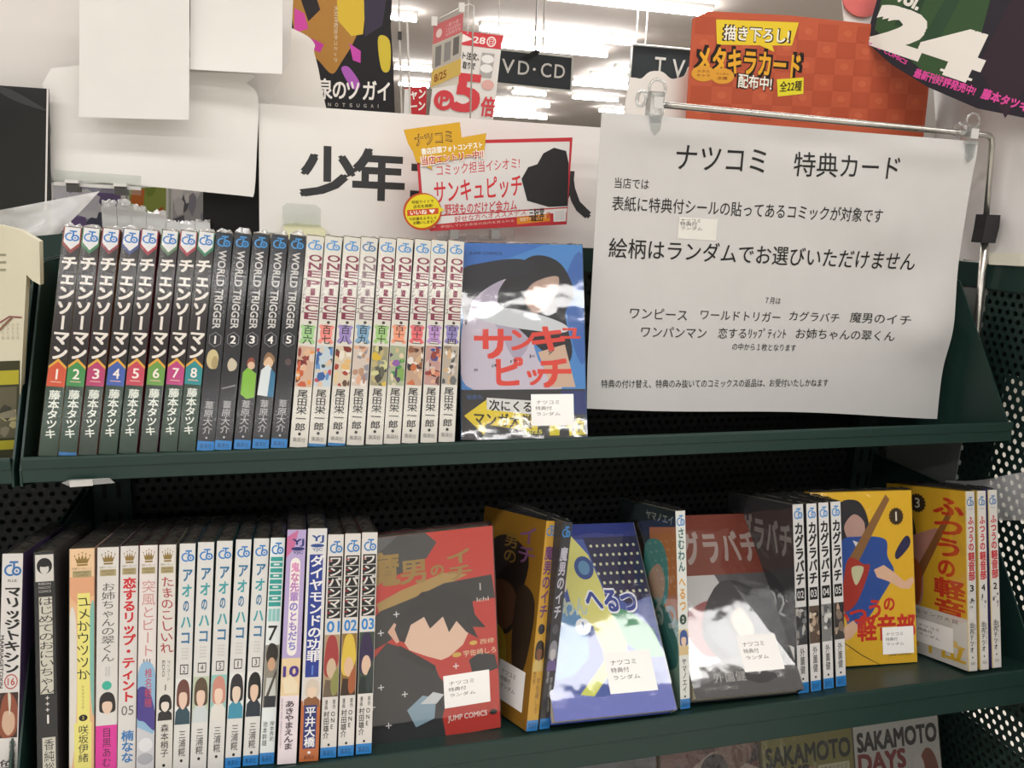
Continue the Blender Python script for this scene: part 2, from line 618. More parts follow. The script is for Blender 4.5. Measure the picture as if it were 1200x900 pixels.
# plates added behind that wall to block light, so bands of holes look dark
bk = thing('gondola_shelf', 'dark and grey plates added behind the perforated side wall to dim its holes', 'shelf', Matrix.Translation((0.95, 0, -1.3)))  # added light-blocking plates, not a real shelf unit
n0 = set(bpy.data.objects)
MIDGREY = M('#4c4f4d', .5)
b = MB(); b.box(748, -520, 39, 752, 190, 157, DARKGREEN); b.build('upper_plate', bk)
b = MB(); b.box(748, 58, -1200, 752, 190, 39, DARKGREEN); b.build('upright_plate', bk)
b = MB(); b.box(748, -520, -331, 752, 58, -212, MIDGREY); b.build('shelf_lip', bk)  # added grey plate that dims the holes, not a real lip
b = MB(); b.box(748, -520, -1200, 752, 58, -372, MIDGREY); b.build('lower_plate', bk)
b = MB(); b.box(745, -520, -1300, 1100, 190, -1200, DARKGREEN); b.build('base_plinth', bk)
for o in set(bpy.data.objects) - n0:
    if o.parent == bk:
        o.matrix_local = Matrix.Translation(-Vector((950, 0, -1300)) * S)

# ------------------------------------------------------------------ comics
random.seed(4)
WHITE, INK, BLUE = '#dedad4', '#1c1b1d', '#2f78be'
DEPTH = 112.0


def pic(s, u0, v0, u1, v1, bg, hair, skin, cloth, extra=(), lean=0.0):
    """small spine illustration as plain colour fields"""
    s.rect(u0, v0, u1, v1, bg)
    w, h = u1 - u0, v1 - v0
    q = lambda x, y: (min(u1, max(u0, u0 + x * w)), v0 + y * h)
    s.poly([q(0.0, 1), q(.05, .72), q(.35, .6), q(.75, .62), q(.98, .75), q(1, 1)], cloth)
    s.poly([q(.08, .45), q(.15, .14), q(.5, .02), q(.85, .12), q(.97, .45), q(.85, .62), q(.2, .62)], hair, True)
    s.poly([q(.25, .36), q(.45, .3), q(.75, .34), q(.76, .54), q(.52, .68), q(.28, .56)], skin, True)
    for x0, y0, x1, y1, c in extra:
        s.rect(*q(x0, y0), *q(x1, y1), c)


def patch(s, u0, v0, u1, v1, cols, seed, n=14):
    """jumble of small colour fields"""
    r = random.Random(seed)
    s.rect(u0, v0, u1, v1, cols[0])
    w, h = u1 - u0, v1 - v0
    for i in range(n):
        cu, cv = u0 + w * r.random(), v0 + h * r.random()
        a = r.random() * 3
        ru, rv = w * (.12 + .25 * r.random()), h * (.05 + .13 * r.random())
        pts = []
        for k in range(6):
            t = a + k * 1.05
            rr = .6 + .5 * r.random()
            pts.append((min(u1, max(u0, cu + ru * rr * math.cos(t))), min(v1, max(v0, cv + rv * rr * math.sin(t)))))
        s.poly(pts, cols[1 + i % (len(cols) - 1)])


def blue_foot(s, t='集英社', v=.957):
    s.rect(0, v, 1, 1, '#2a7fc4')
    s.ht(t, .15, v + .012, .85, .99, '#123a63')


def make_comic(pose, label, spine, group, front=None, cover='#8a8a8a', spine_col=WHITE, H=176.0, film_mat=None,
               flap=True, sticker=None, flap_mat=None, tall=5.0, side=None, D=DEPTH, back=None):
    X, Y, Z, phi, rho, th, t = pose
    mt = Matrix.Translation(Vector((X, Y, Z)) * S) @ Matrix.Rotation(-th, 4, 'X') @ Matrix.Rotation(rho, 4, 'Y') @ Matrix.Rotation(phi, 4, 'Z')
    o = thing('comic_book', label, 'comic book', mt, group)
    b = MB(); b.box(-t / 2 + .7, 1.5, 1.2, t / 2 - .7, D - 1, H - 1.2, PAGES); b.build('page_block', o)
    b = MB()
    fm, sm = M(cover, 0.4, 0.25), M(spine_col, 0.4, 0.25)
    b.box(-t / 2, 0, 0, -t / 2 + .5, D, H, fm)
    b.box(t / 2 - .5, 0, 0, t / 2, D, H, M(back or cover, 0.4, 0.25))
    b.box(-t / 2, -.25, 0, t / 2, .35, H, sm)
    cv = b.build('cover', o)
    if spine:
        b = MB()
        spine(Surf(b, (-t / 2, -.25, H), (t, 0, 0), (0, 0, -H), (0, -1, 0), .005, .03, None, True))
        b.build('spine_print', cv)
    if front:
        b = MB()
        front(Surf(b, (-t / 2, D, H), (0, -D, 0), (0, 0, -H), (-1, 0, 0), .0028, .03, None, True))
        b.build('cover_print', cv)
    fl = film_mat or SLEEVE
    e = .34
    DZ = .7
    b = MB()
    x0, x1, y0, y1 = -t / 2 - .3, t / 2 + .3, -DZ - .25, D + DZ
    b.add([(x0, y0, 0), (x1, y0, 0), (x1, y0, H), (x0, y0, H)], [(0, 1, 2, 3)], fl)
    b.add([(-t / 2 - e, y0, 0), (-t / 2 - e, y1, 0), (-t / 2 - e, y1, H), (-t / 2 - e, y0, H)], [(3, 2, 1, 0)], fl)
    if flap:
        r = random.Random(label)
        fmn = flap_mat or (CRINKLE if Z > -100 else SHADEFLAP)
        nx, ny = 4, 22
        vs, fs = [], []
        for j in range(ny + 1):
            for i in range(nx + 1):
                edge = i in (0, nx) or j == 0
                hh = H + .4 + (0.3 if edge else tall * (.25 + .75 * r.random()))
                vs.append((x0 + (x1 - x0) * (i / nx) + (0 if edge else r.uniform(-1, 1)), y0 + (y1 - y0) * j / ny, hh))
        for j in range(ny):
            for i in range(nx):
                a = j * (nx + 1) + i
                fs += [(a, a + 1, a + nx + 2), (a, a + nx + 2, a + nx + 1)]
        b.add(vs, fs, fmn)
        if tall > 3:                                    # a loose ear of film standing up
            k = r.uniform(2, 6); yy = r.uniform(3, 20)
            b.add([(x0 + 1, yy, H), (x0 + t * .4, yy + 2, H + k), (x0 + t * .7, yy - 1, H + k * .7), (x1 - 1, yy + 3, H + .5)], [(0, 1, 2), (0, 2, 3)], fmn)
    b.build('plastic_sleeve', o)
    if sticker:
        u0, v0, u1, v1, rows = sticker
        b = MB()
        sx = -t / 2 - e - .12
        P_ = lambda u, v: (sx, D * (1 - u), H * (1 - v))
        b.slab([P_(u0, v0), P_(u0, v1), P_(u1, v1), P_(u1, v0)], (.1, 0, 0), M('#ebe9e6', .5))
        sk = b.build('sticker', o)
        b = MB()
        s = Surf(b, P_(u0, v0), (0, -(u1 - u0) * D, 0), (0, 0, -(v1 - v0) * H), (-1, 0, 0), .01, .05)
        if rows:
            s.ht('ナツコミ', .12, .20, .66, .32, '#4a4848'); s.ht('特典付', .10, .38, .48, .51, '#3a3838'); s.ht('ランダム', .12, .57, .68, .68, '#4a4848')
        b.build('sticker_print', sk)
    return o


STK = lambda u0, v0, u1, v1: (u0, v0, u1, v1, True)

# ---- upper row --------------------------------------------------------------
R1 = [(-199.6, -5.8, 2.0, .101, .277), (-186.3, -5.4, 1.8, .1, .277), (-172.6, -5.1, 1.7, .101, .277), (-158.6, -4.8, 1.7, .105, .277),
      (-144.5, -4.3, 1.5, .099, .278), (-129.9, -3.9, 1.4, .101, .278), (-115.5, -3.5, 1.3, .098, .278), (-102.0, -3.1, 1.2, .096, .279),
      (-88.2, -2.8, 1.0, .095, .279), (-75.1, -2.6, 1.0, .101, .279), (-60.6, -2.2, .9, .101, .279), (-46.5, -1.9, .8, .104, .28),
      (-32.2, -1.6, .7, .104, .28), (-16.8, -1.0, .5, .097, .28), (-1.9, -.7, .4, .097, .28), (13.6, -.3, .3, .096, .28),
      (28.9, .2, .2, .091, .28), (44.5, .6, 0, .09, .28), (59.5, 1.1, -.1, .09, .28), (74.7, 1.4, -.2, .092, .28),
      (90.8, 2.0, -.5, .082, .28), (106.5, 2.5, -.6, .079, .28)]
TH = [12.4] * 8 + [12.6] * 5 + [13.9] * 9


def chain(n, col, tip, strip):
    def f(s):
        s.rect(0, .0, 1, .70, '#251f20')
        s.rect(0, .70, 1, 1, '#233c2e' if n % 3 else '#2c3c32')
        s.poly([(0, 0), (0, .078), (.5, .115), (1, .078), (1, 0)], tip)
        s.poly([(.06, 0), (.06, .066), (.5, .098), (.94, .066), (.94, 0)], '#dcdcdc')
        s.jc(.1, .012, .92, .062, BLUE)
        s.vt('チェンソーマン', .06, .125, .97, .585, '#e6dfd6', .06)
        s.poly([(0, .612), (0, .7), (1, .7), (1, .612), (.5, .578)], '#d9a23a')
        s.poly([(0, .624), (0, .7), (1, .7), (1, .624), (.5, .592)], col)
        s.ht(str(n), .32, .625, .68, .668, '#f0e6dc', .02)
        s.rect(.2, .678, .8, .682, '#d8b0a0')
        s.vt('藤本タツキ', .2, .715, .82, .925, '#dfe4da', .03)
        if strip:
            s.rect(0, .985, 1, 1, '#2a6ba8')
    return f


CH = [('#c9502f', '#8e3b34', 'orange red', '#7d2a1e'), ('#3d8a4a', '#3d7a50', 'green', '#8a2f22'), ('#b23a6a', '#8a3a44', 'magenta', '#8a4a22'),
      ('#3d5ba8', '#3a4a80', 'blue', '#35523a'), ('#bf4256', '#a03040', 'crimson', '#7a1c2a'), ('#6a9a45', '#5a7a58', 'light green', '#6a2a50'),
      ('#b8407c', '#a03a44', 'pink', '#5a4a3a'), ('#2a8a8e', '#2f7a58', 'teal', '#32553a')]
for i, (c, tip, nm, cvr) in enumerate(CH):
    X, Y, Z, rho, th = R1[i]
    make_comic((X, Y, Z, 0, rho, th, TH[i]), 'dark comic spine with white block title and %s arrow block numbered %d, upper shelf' % (nm, i + 1),
               chain(i + 1, c, tip, i == 1), 'dark spined comics with coloured arrow blocks', cover='#b3a266' if i == 0 else cvr, spine_col='#2d2829', side=None)


def wtrig(n):
    def f(s):
        s.rect(0, 0, 1, 1, '#26272c')
        s.rect(0, 0, 1, .075, '#1f2832')
        s.jc(.1, .012, .92, .066, '#3a8ac8')
        s.rt('WORLD TRIGGER', .26, .082, .72, .445, '#c9c6c2', .03)
        s.rt('ワールドトリガー', .80, .20, .92, .40, '#8d8b8a')
        hx = [(.5 + .42 * math.sin(k * 1.0472), .495 - .036 * math.cos(k * 1.0472)) for k in range(6)]
        s.poly(hx, '#77767a'); s.poly([(.5 + (u - .5) * .88, .495 + (v - .495) * .88) for u, v in hx], '#26272c')
        s.ht(str(n), .34, .478, .66, .513, '#ebe8e4', .03)
        if n == 1:
            s.ell(.45, .585, .36, .045, '#c9b98a'); s.ell(.6, .60, .2, .03, '#a8976a')
        elif n == 2:
            s.poly([(.3, .61), (.5, .58), (.85, .6), (.8, .63), (.45, .64)], '#c8bda6', True); s.poly([(.1, .72), (.9, .7), (.9, .706), (.1, .726)], '#9a9896')
        elif n == 3:
            s.poly([(.35, .62), (.4, .585), (.7, .58), (.8, .62)], '#8a4a3a', True); s.ell(.6, .615, .22, .018, '#d8b79a')
            s.poly([(.1, .75), (.12, .65), (.4, .625), (.95, .65), (.95, .76), (.5, .77)], '#7fb53c')
        elif n == 4:
            s.poly([(.2, .6), (.4, .555), (.8, .57), (.85, .6)], '#8a6a4a', True); s.poly([(.2, .61), (.5, .575), (.8, .6), (.6, .63)], '#d9b894', True)
            s.poly([(.0, .755), (.1, .64), (.5, .61), (.75, .63), (.7, .76)], '#d5dcde'); s.poly([(.62, .76), (.7, .63), (1, .65), (1, .76)], '#2f6f96')
        else:
            s.ell(.6, .6, .2, .016, '#5a4a48')
        s.vt('葦原大介', .22, .775, .78, .925, '#b9b8b8', .006)
        s.ell(.5, .942, .07, .005, '#c0c0c0', n=8)
        blue_foot(s, v=.957)
    return f


for n in range(1, 6):
    X, Y, Z, rho, th = R1[7 + n]
    make_comic((X, Y, Z, 0, rho, th, TH[8]), 'charcoal comic spine with silver English title and hexagon number %d, upper shelf' % n, wtrig(n),
               'charcoal comics with silver title', cover=('#4a4034', '#3a3a40', '#5a3a2a', '#6a3a24', '#4a2a24')[n - 1], spine_col='#26272c', tall=6.0)

KAN = ['百六', '百七', '百八', '百九', '百十', '百十一', '百十二', '百十三', '百十四']
EMB = ['#9cc98a', '#e88a80', '#9a86c0', '#7aa2c0', '#9cc47a', '#e89a78', '#e06a70', '#b890c8', '#8a80b8']
EMBN = ['light green', 'salmon', 'violet', 'steel blue', 'yellow green', 'orange', 'red', 'lilac', 'grey purple']
PALS = [['#caa890', '#8a3a34', '#d8b090', '#6a2a2a', '#e0903a', '#c05a3a', '#d8c8b8'], ['#bccad2', '#b8404a', '#5a8ac0', '#d8b89a', '#3a4a5a', '#2f5a98', '#c8c0b0'],
        ['#cfc0a8', '#7a2a24', '#d8b070', '#5a3a2a', '#e0d8c8', '#a03a30', '#d8c090'], ['#cbbcb0', '#b08a70', '#8a8a92', '#d8a888', '#a07868', '#e0d8d0'],
        ['#9a9470', '#5a5a4a', '#d0b030', '#3a3a34', '#b8a878', '#8a8a80', '#c8c890'], ['#a0a888', '#8a5aa0', '#3f8a4a', '#4a3a5a', '#c8b088', '#7aa050', '#d8c8a8'],
        ['#b89880', '#c06a40', '#e0d8d0', '#5a3a30', '#8a5a40', '#2f2a2a', '#c8a888'], ['#b89088', '#8a3a34', '#3a4a90', '#c87a60', '#d8a888', '#5a3028', '#c8b8b0'],
        ['#b0a494', '#4a4a4e', '#c8c0b8', '#8a7a68', '#e0dcd8', '#6a6a6a', '#c8a880']]


def opiece(i):
    def f(s):
        s.rect(0, 0, 1, 1, '#d6d2c8')
        s.jc(.1, .018, .92, .068, '#4a8fca' if i != 3 else '#4a7aa8')
        col = '#7d2340' if i not in (3,) else '#8a7278'
        cells = ['O', 'N', 'E', 'P', 'I', 'E', 'C', 'E']
        v = .086
        for k, c in enumerate(cells):
            if k == 3: v += .008
            g0, g1 = (.24, .96)
            s.vt(c, g0, v + .002, g1, v + .0365, col, .03, True)
            v += .0385
        s.vt('ワンピース', .01, .20, .22, .375, INK, .01)
        s.ell(.58, .413, .1, .0075, '#4a3a3a', n=10)
        e = EMB[i]
        s.line([(.12, .428), (.88, .512)], .22, e); s.line([(.88, .428), (.12, .512)], .22, e)
        s.ell(.5, .465, .36, .042, e)
        if len(KAN[i]) == 2:
            s.vt(KAN[i], .24, .425, .78, .517, '#26302a', .015)
        else:
            s.vt(KAN[i], .22, .422, .80, .520, '#3a2a34', .015)
        patch(s, .03, .527, .97, .718, PALS[i], 30 + i, 18)
        s.vt('尾田栄一郎', .2, .73, .80, .925, '#2a2928', .02)
        s.ell(.5, .938, .09, .0075, '#2a2928', n=10)
        s.ht('集英社', .14, .954, .86, .975, '#8b8884')
        if i in (1, 2):
            s.rect(0, .986, 1, 1, '#2a78b4')
    return f


for i in range(9):
    X, Y, Z, rho, th = R1[13 + i]
    make_comic((X, Y, Z, 0, rho, th, TH[13]), 'white comic spine with maroon English title and %s emblem reading %s' % (EMBN[i], KAN[i]), opiece(i),
               'white comics with maroon title', cover=('#4a2430', '#a8964a', '#2f6a5a', '#7a3a34', '#4a2a2a', '#2a2a3a', '#6a3a30', '#2a3a6a', '#8a3a34')[i], spine_col='#d6d2c8', tall=3.0)


def sanp(s):
    s.rect(0, 0, 1, 1, '#4a86c6')
    s.poly([(0, .0), (0, .2), (.3, .1), (.7, .0)], '#3b6fb8'); s.poly([(1, .05), (.85, .2), (.9, .5), (1, .6)], '#3a66ac', True)
    s.poly([(.1, .75), (.0, .58), (.06, .28), (.2, .14), (.45, .14), (.52, .3), (.62, .6), (.8, .75)], '#c3bccb', True)
    s.poly([(.16, .3), (.3, .2), (.5, .22), (.6, .42), (.45, .6), (.3, .44)], '#a9a2b6', True)
    s.poly([(.4, .16), (.6, .06), (.82, .1), (.93, .26), (.85, .36), (.9, .56), (.8, .62), (.5, .46), (.3, .3)], '#20242c', True)
    s.poly([(.0, .16), (.2, .1), (.5, .08), (.6, .14), (.3, .2), (.1, .3), (.04, .42)], '#272c36', True)
    s.poly([(.52, .28), (.6, .2), (.8, .17), (.74, .3), (.6, .36)], '#b79a8c', True)
    s.poly([(.62, .56), (.84, .52), (.92, .74), (.72, .74)], '#c9ad98')
    s.poly([(.1, .36), (.3, .33), (.6, .36), (.85, .42), (.8, .46), (.3, .42)], '#c8cdd2', True)
    s.ht('JUMP COMICS', .08, .045, .34, .063, '#20304a', .02)
    s.vt('サ', .1, .43, .42, .6, '#d8463c', .05); s.vt('ン', .38, .43, .60, .56, '#d8463c', .04); s.vt('キ', .55, .42, .86, .56, '#d8463c', .05)
    s.vt('ュ', .78, .40, .99, .5, '#d8463c', .04); s.vt('ピ', .24, .58, .5, .74, '#d8463c', .05); s.vt('ッ', .5, .62, .68, .73, '#d8463c', .05); s.vt('チ', .6, .58, .9, .75, '#d8463c', .05)
    s.ht('s   a   n   k   y   u', .10, .64, .9, .665, '#2a3442', 0, -.12)
    s.rect(0, .75, 1, 1, '#343739'); s.rect(.8, .76, 1, .88, '#2c3a72')
    s.ht('住吉九', .04, .775, .17, .797, '#3b6fb0')
    s.poly([(.02, .88), (.2, .8), (.18, .98)], '#dfc832'); s.poly([(.15, .82), (.62, .89), (.6, .965), (.13, .92)], '#dfc832')
    s.poly([(.2, .79), (.62, .81), (.6, .88), (.2, .85)], '#d8d8d6')
    s.ht('次にくる', .22, .8, .56, .855, INK, .03, .012); s.ht('マンガ大賞', .1, .86, .56, .93, INK, .03, .02)
    s.ht('2025', .5, .955, .64, .975, '#d8cf52', .03)
    s.rect(.7, .93, .78, .985, '#d9cb2e'); s.ht('位', .84, .9, .99, .985, '#d9cb2e', .04)


make_comic((234.3, 6.5, -2.6, 1.45, .02, .296, 13.6), 'sky blue comic facing out with red brush title, end of the upper row', None,
           'comics facing out', sanp, '#4a86c6', '#3d72b4', film_mat=COVERFILM, tall=2.5, sticker=STK(.555, .775, .90, .935))

# ---- middle row ------------------------------------------------------------
GOLD = '#8f7a42'


def margaret(s, extra=None):
    s.crown(.2, .018, .82, .075, '#8a7038')
    s.ht('別冊マーガレット', .1, .08, .9, .09, '#6a5a30')
    s.rect(.12, .094, .88, .122, '#a89a70'); s.ht('MARGARET', .2, .098, .8, .106, '#5a4a20'); s.ht('COMICS', .25, .11, .75, .118, '#5a4a20')


def sp_marr(s):
    s.rect(0, 0, 1, 1, '#d5d1cd')
    s.jc(.1, .03, .95, .095, '#2f6aa8'); s.ht('PLUS', .3, .108, .72, .118, INK, .02)
    s.vt('マリッジトキシン', .18, .135, .98, .50, INK, .05, False, -.25)
    s.rt('MARRIAGETOXIN', .02, .34, .18, .56, INK, .03)
    s.arc(.58, .535, .33, .032, .16, 0, 360, '#b0504a'); s.ht('16', .42, .52, .76, .55, '#b0504a', .02)
    s.rect(.05, .58, .95, .77, '#3a2620'); s.poly([(.1, .75), (.15, .62), (.5, .58), (.9, .63), (.9, .74), (.5, .77)], '#8a4a34', True)
    s.poly([(.2, .72), (.3, .66), (.75, .67), (.8, .73), (.5, .76)], '#c9a88e', True); s.poly([(.45, .58), (.6, .6), (.55, .68)], '#cfc9b8', True)
    s.vt('静脈', .55, .78, .92, .86, '#5a5856'); s.vt('依田瑞稀', .1, .86, .9, .98, '#3a3836', .02)


def sp_black(s):
    s.rect(0, 0, 1, 1, '#2c2c2c')
    s.rect(.05, .012, .95, .125, '#cfcbc4'); s.ell(.5, .06, .38, .034, INK); s.ell(.5, .072, .22, .022, '#cfcbc4'); s.poly([(.28, .06), (.5, .045), (.72, .06), (.6, .064), (.4, .064)], INK)
    s.ht('RIBON', .2, .13, .8, .14, '#b8b4ae'); s.ht('MASCOT', .2, .146, .8, .156, '#b8b4ae'); s.ht('COMICS', .2, .162, .8, .172, '#b8b4ae')
    s.rect(.2, .19, .85, .60, '#c8c4b6')
    s.vt('はじめてのおにいちゃん', .15, .19, .92, .60, '#2a2a2a')
    for k in range(3): s.ht('+', .45, .61 + k * .025, .62, .625 + k * .025, '#d8d4ce', .02)
    s.ht('1', .42, .69, .68, .725, '#e8e4de', .03)
    s.rect(.25, .785, .9, 1, '#c8c4b6'); s.vt('香純裕子', .32, .79, .84, .99, '#2a2a2a')


def sp_yume(s):
    s.rect(0, 0, 1, 1, '#e2b48a'); s.rect(0, 0, 1, .12, '#e6c39c')
    s.poly([(0, .12), (1, .12), (1, .2), (.3, .24), (0, .2)], '#dba27c'); s.poly([(0, .3), (.25, .3), (.3, .6), (.2, .85), (0, .9)], '#d9d4cc', True)
    s.poly([(.8, .3), (1, .25), (1, .7), (.85, .6)], '#7fb5a8', True)
    s.rect(.32, .19, .82, .74, '#e4db7c'); s.rect(.2, .74, .9, .96, '#e4db7c'); margaret(s)
    s.vt('ユメかウツツか', .3, .20, .84, .56, INK, 0, False, -.3)
    s.rt('ユメカウツツカ', .5, .58, .6, .68, '#6a6440'); s.ell(.56, .72, .18, .014, INK, n=14); s.ht('2', .52, .713, .6, .726, '#e4db7c')
    s.vt('咲坂伊緒', .36, .75, .78, .91, '#2a2a28')


def sp_onee(s):
    s.rect(0, 0, 1, 1, '#d8d4ce'); margaret(s)
    s.vt('お姉ちゃんの翠くん', .2, .15, .85, .49, '#4a4846'); s.rt('SISTER AND', .42, .51, .5, .55, '#9a9896'); s.rt('MIDORI KUN', .56, .51, .64, .55, '#9a9896')
    s.ell(.5, .59, .23, .019, '#3fae98')
    pic(s, .08, .615, .95, .76, '#d8d4ce', '#2a2624', '#e0c4ae', '#d8d4d0')
    s.rect(0, .76, 1, 1, '#d83a9a'); s.vt('目黒あむ', .3, .77, .74, .94, '#3a1a2e')


def sp_koi(s):
    s.rect(0, 0, 1, 1, '#d8d4d0'); margaret(s)
    s.vt('恋するリップ・ティント', .16, .135, .9, .67, '#c8242e', .05)
    s.ht('05', .18, .685, .86, .725, '#6a6866'); s.vt('楠なな', .2, .79, .88, .93, '#3a78b4', .04); s.rect(0, .985, 1, 1, '#2a78b4')


def sp_toppu(s):
    s.rect(0, 0, 1, 1, '#e0d8d4'); margaret(s)
    s.vt('突風とビート', .14, .15, .92, .48, '#c88a88'); s.ht('III', .3, .49, .7, .505, '#7a6a6a')
    s.poly([(0, .56), (.5, .5), (1, .56), (1, .8), (0, .86)], '#8fb4d0', True); s.poly([(0, .62), (.6, .62), (1, .72), (1, .8), (.4, .76), (0, .74)], '#4a3f8a', True)
    s.vt('椎名軽穂', .4, .53, .82, .70, '#b8485a', .01); s.poly([(0, .78), (1, .82), (1, .98), (0, .98)], '#c8c8cc'); s.ell(.5, .86, .4, .03, '#dcdcde'); s.ell(.5, .92, .44, .025, '#a8a8b0')


def sp_tama(s):
    s.rect(0, 0, 1, 1, '#d8d4cc'); margaret(s)
    s.vt('たまのこしいれ', .15, .135, .9, .47, '#a83a40', .01, False, -.2)
    s.rt('アシガール', .62, .5, .78, .59, '#4a4846'); s.rt('EDO', .3, .5, .46, .57, '#4a4846'); s.ht('1', .46, .605, .58, .63, INK)
    pic(s, .08, .645, .94, .76, '#d8d4cc', '#1e1c1e', '#e4d8cc', '#2a282a'); s.vt('森本梢子', .28, .775, .76, .92, '#3a3836', .01); s.ell(.5, .955, .09, .007, INK, n=10)


def aohako(n, hair, skin, cloth, bg='#dfe0dc'):
    def f(s):
        s.rect(0, 0, 1, 1, '#d8d6d2'); s.jc(.12, .028, .95, .08, '#2f7ac0')
        for k, c in enumerate('アオのハコ'):
            v = .105 + k * .068
            s.vt(c, .2 if c != 'の' else .32, v, .88 if c != 'の' else .72, v + (.062 if c != 'の' else .058), '#2f6f98' if k % 2 == 0 else '#3a9aa0', .04)
        for k in range(4): s.ht('Aoba', .32, .452 + k * .014, .76, .46 + k * .014, '#b0aca8')
        s.rect(.26, .525, .78, .568, INK); s.rect(.31, .5295, .73, .5635, '#d8d6d2'); s.ht(str(n), .44, .534, .6, .559, INK, .01)
        pic(s, .02, .585, .98, .785, bg, hair, skin, cloth)
        s.vt('三浦糀', .3, .81, .76, .925, '#4a4846', .01); s.ell(.52, .943, .09, .007, INK, n=10)
        if n in (1, 3): blue_foot(s, v=.955)
    return f


def sp_boru(s):
    s.rect(0, 0, 1, 1, '#dfe4e2'); s.jc(.1, .02, .95, .075, '#2f7ac0')
    for k in range(9):
        s.rect(.08, .085 + k * .025, .92, .104 + k * .025, '#2f9a92')
        s.rect(.3, .09 + k * .025, .7, .097 + k * .025, '#dfe4e2' if k % 2 else '#2f9a92')
    for k in range(3): s.rect(.1 + k * .28, .315, .33 + k * .28, .37, '#8fc4c0')
    s.ht('7', .16, .39, .78, .455, INK, .01)
    s.rect(.02, .475, .98, .75, '#8a8478'); s.poly([(.1, .53), (.3, .47), (.8, .48), (.9, .53), (.5, .57)], '#2a2420', True); s.ell(.5, .56, .26, .03, '#c9a080')
    s.poly([(.1, .75), (.2, .62), (.8, .62), (.95, .75)], '#c8c8c2'); s.poly([(.2, .7), (.85, .58), (.9, .6), (.25, .73)], '#4a4640'); s.rect(.1, .7, .9, .75, '#2a2c32')
    s.vt('岸本斉史', .58, .81, .92, .90, '#3a3a3a'); s.vt('池本幹雄', .1, .81, .44, .92, '#3a3a3a'); blue_foot(s, v=.95)


def sp_yj10(s):
    s.rect(0, 0, 1, 1, '#b3a2cc'); s.rect(0, .55, 1, .72, '#e2c9a0'); s.poly([(0, .03), (.6, .0), (.4, .08), (0, .12)], '#c26a94'); s.rect(0, .71, 1, 1, '#e2d6da')
    s.ht('YJ', .3, .04, .9, .072, '#1c2a6a', .04); s.ell(.6, .082, .36, .008, '#1c2a6a'); s.ht('YJC', .34, .092, .88, .106, '#1c2a6a', .02)
    s.ell(.5, .145, .26, .025, '#ece6e0'); s.ell(.5, .515, .26, .025, '#ece6e0'); s.rect(.24, .145, .76, .515, '#ece6e0')
    for k, c in enumerate('鬼な先輩のともだち'):
        s.vt(c, .27, .14 + k * .042, .74, .182 + k * .042, ('#d88ab4', '#c87aa8', '#b878b8', '#a880c0', '#8a7ac0', '#a884c4', '#9a80c0', '#8f80c4', '#8a88c8')[k], .05)
    s.ht('10', .12, .585, .9, .628, '#4a2f86', .05); s.rt('10', .3, .64, .4, .66, '#8a7a6a')
    s.poly([(.1, .64), (.5, .62), (.9, .66), (.9, .7), (.2, .7)], '#e6d6b8'); s.vt('あきやまえんま', .28, .73, .78, .94, '#4a3a48', .03)
    s.rt('SENPAI AND FRIENDS STORY', .08, .72, .16, .93, '#9a8a96')


def sp_dia(s):
    s.rect(0, 0, 1, 1, '#d8d6d4'); s.rect(0, .74, 1, 1, '#b8683a')
    s.ht('YJ', .22, .03, .84, .062, '#2a4a8a', .04); s.ell(.52, .074, .36, .008, '#2a4a8a'); s.ht('YJC', .26, .085, .8, .1, '#2a4a8a', .02)
    s.rect(.14, .112, .84, .64, '#273a8c')
    s.vt('ダイヤモンドの功罪', .18, .115, .9, .575, '#e8e6e6', .035)
    s.ht('1', .42, .59, .6, .63, '#5a80c8', .02)
    pic(s, .1, .645, .95, .77, '#d8d0c8', '#cfc2b2', '#e2c8b0', '#8a5a3a')
    s.rect(.16, .76, .82, .945, '#27306e'); s.vt('平井大橋', .22, .765, .78, .94, '#e8e6e6', .03); s.ell(.5, .962, .09, .006, '#e8e6e6', n=8); s.ht('集英社', .24, .973, .78, .99, '#6a3a20')


def onep(n, cols):
    def f(s):
        s.rect(0, 0, 1, 1, '#d8d3cd'); s.jc(.14, .028, .95, .085, '#3a7ab8')
        for k, c in enumerate('ワンパンマン'):
            v = .098 + k * .047
            s.rect(.1, v, .95, v + .044, INK)
            s.vt(c, .12, v, .93, v + .044, '#d8d3cd', .04)
            s.rect(.1, v + .016, .3, v + .021, '#a8242c')
        s.ht('%02d' % n, .14, .39, .92, .438, '#2f80c4', .03)
        s.rect(.02, .45, .98, .728, cols[0])
        s.poly([(.02, .6), (.2, .47), (.7, .46), (.95, .55), (.8, .6), (.3, .64)], cols[1], True)
        s.ell(.5, .6, .3, .045, cols[2]); s.poly([(.02, .728), (.15, .65), (.85, .66), (.98, .728)], cols[3]); s.poly([(.5, .66), (.9, .6), (.95, .7), (.6, .72)], cols[4], True)
        s.vt('原作', .66, .74, .86, .785, INK); s.vt('漫画', .16, .74, .36, .785, INK)
        s.vt('ONE', .58, .79, .9, .875, '#2a2a2a', .01); s.vt('村田雄介', .12, .79, .48, .915, '#2a2a2a', .01)
        blue_foot(s, v=.953); s.ell(.5, .942, .08, .006, INK, n=8)
    return f


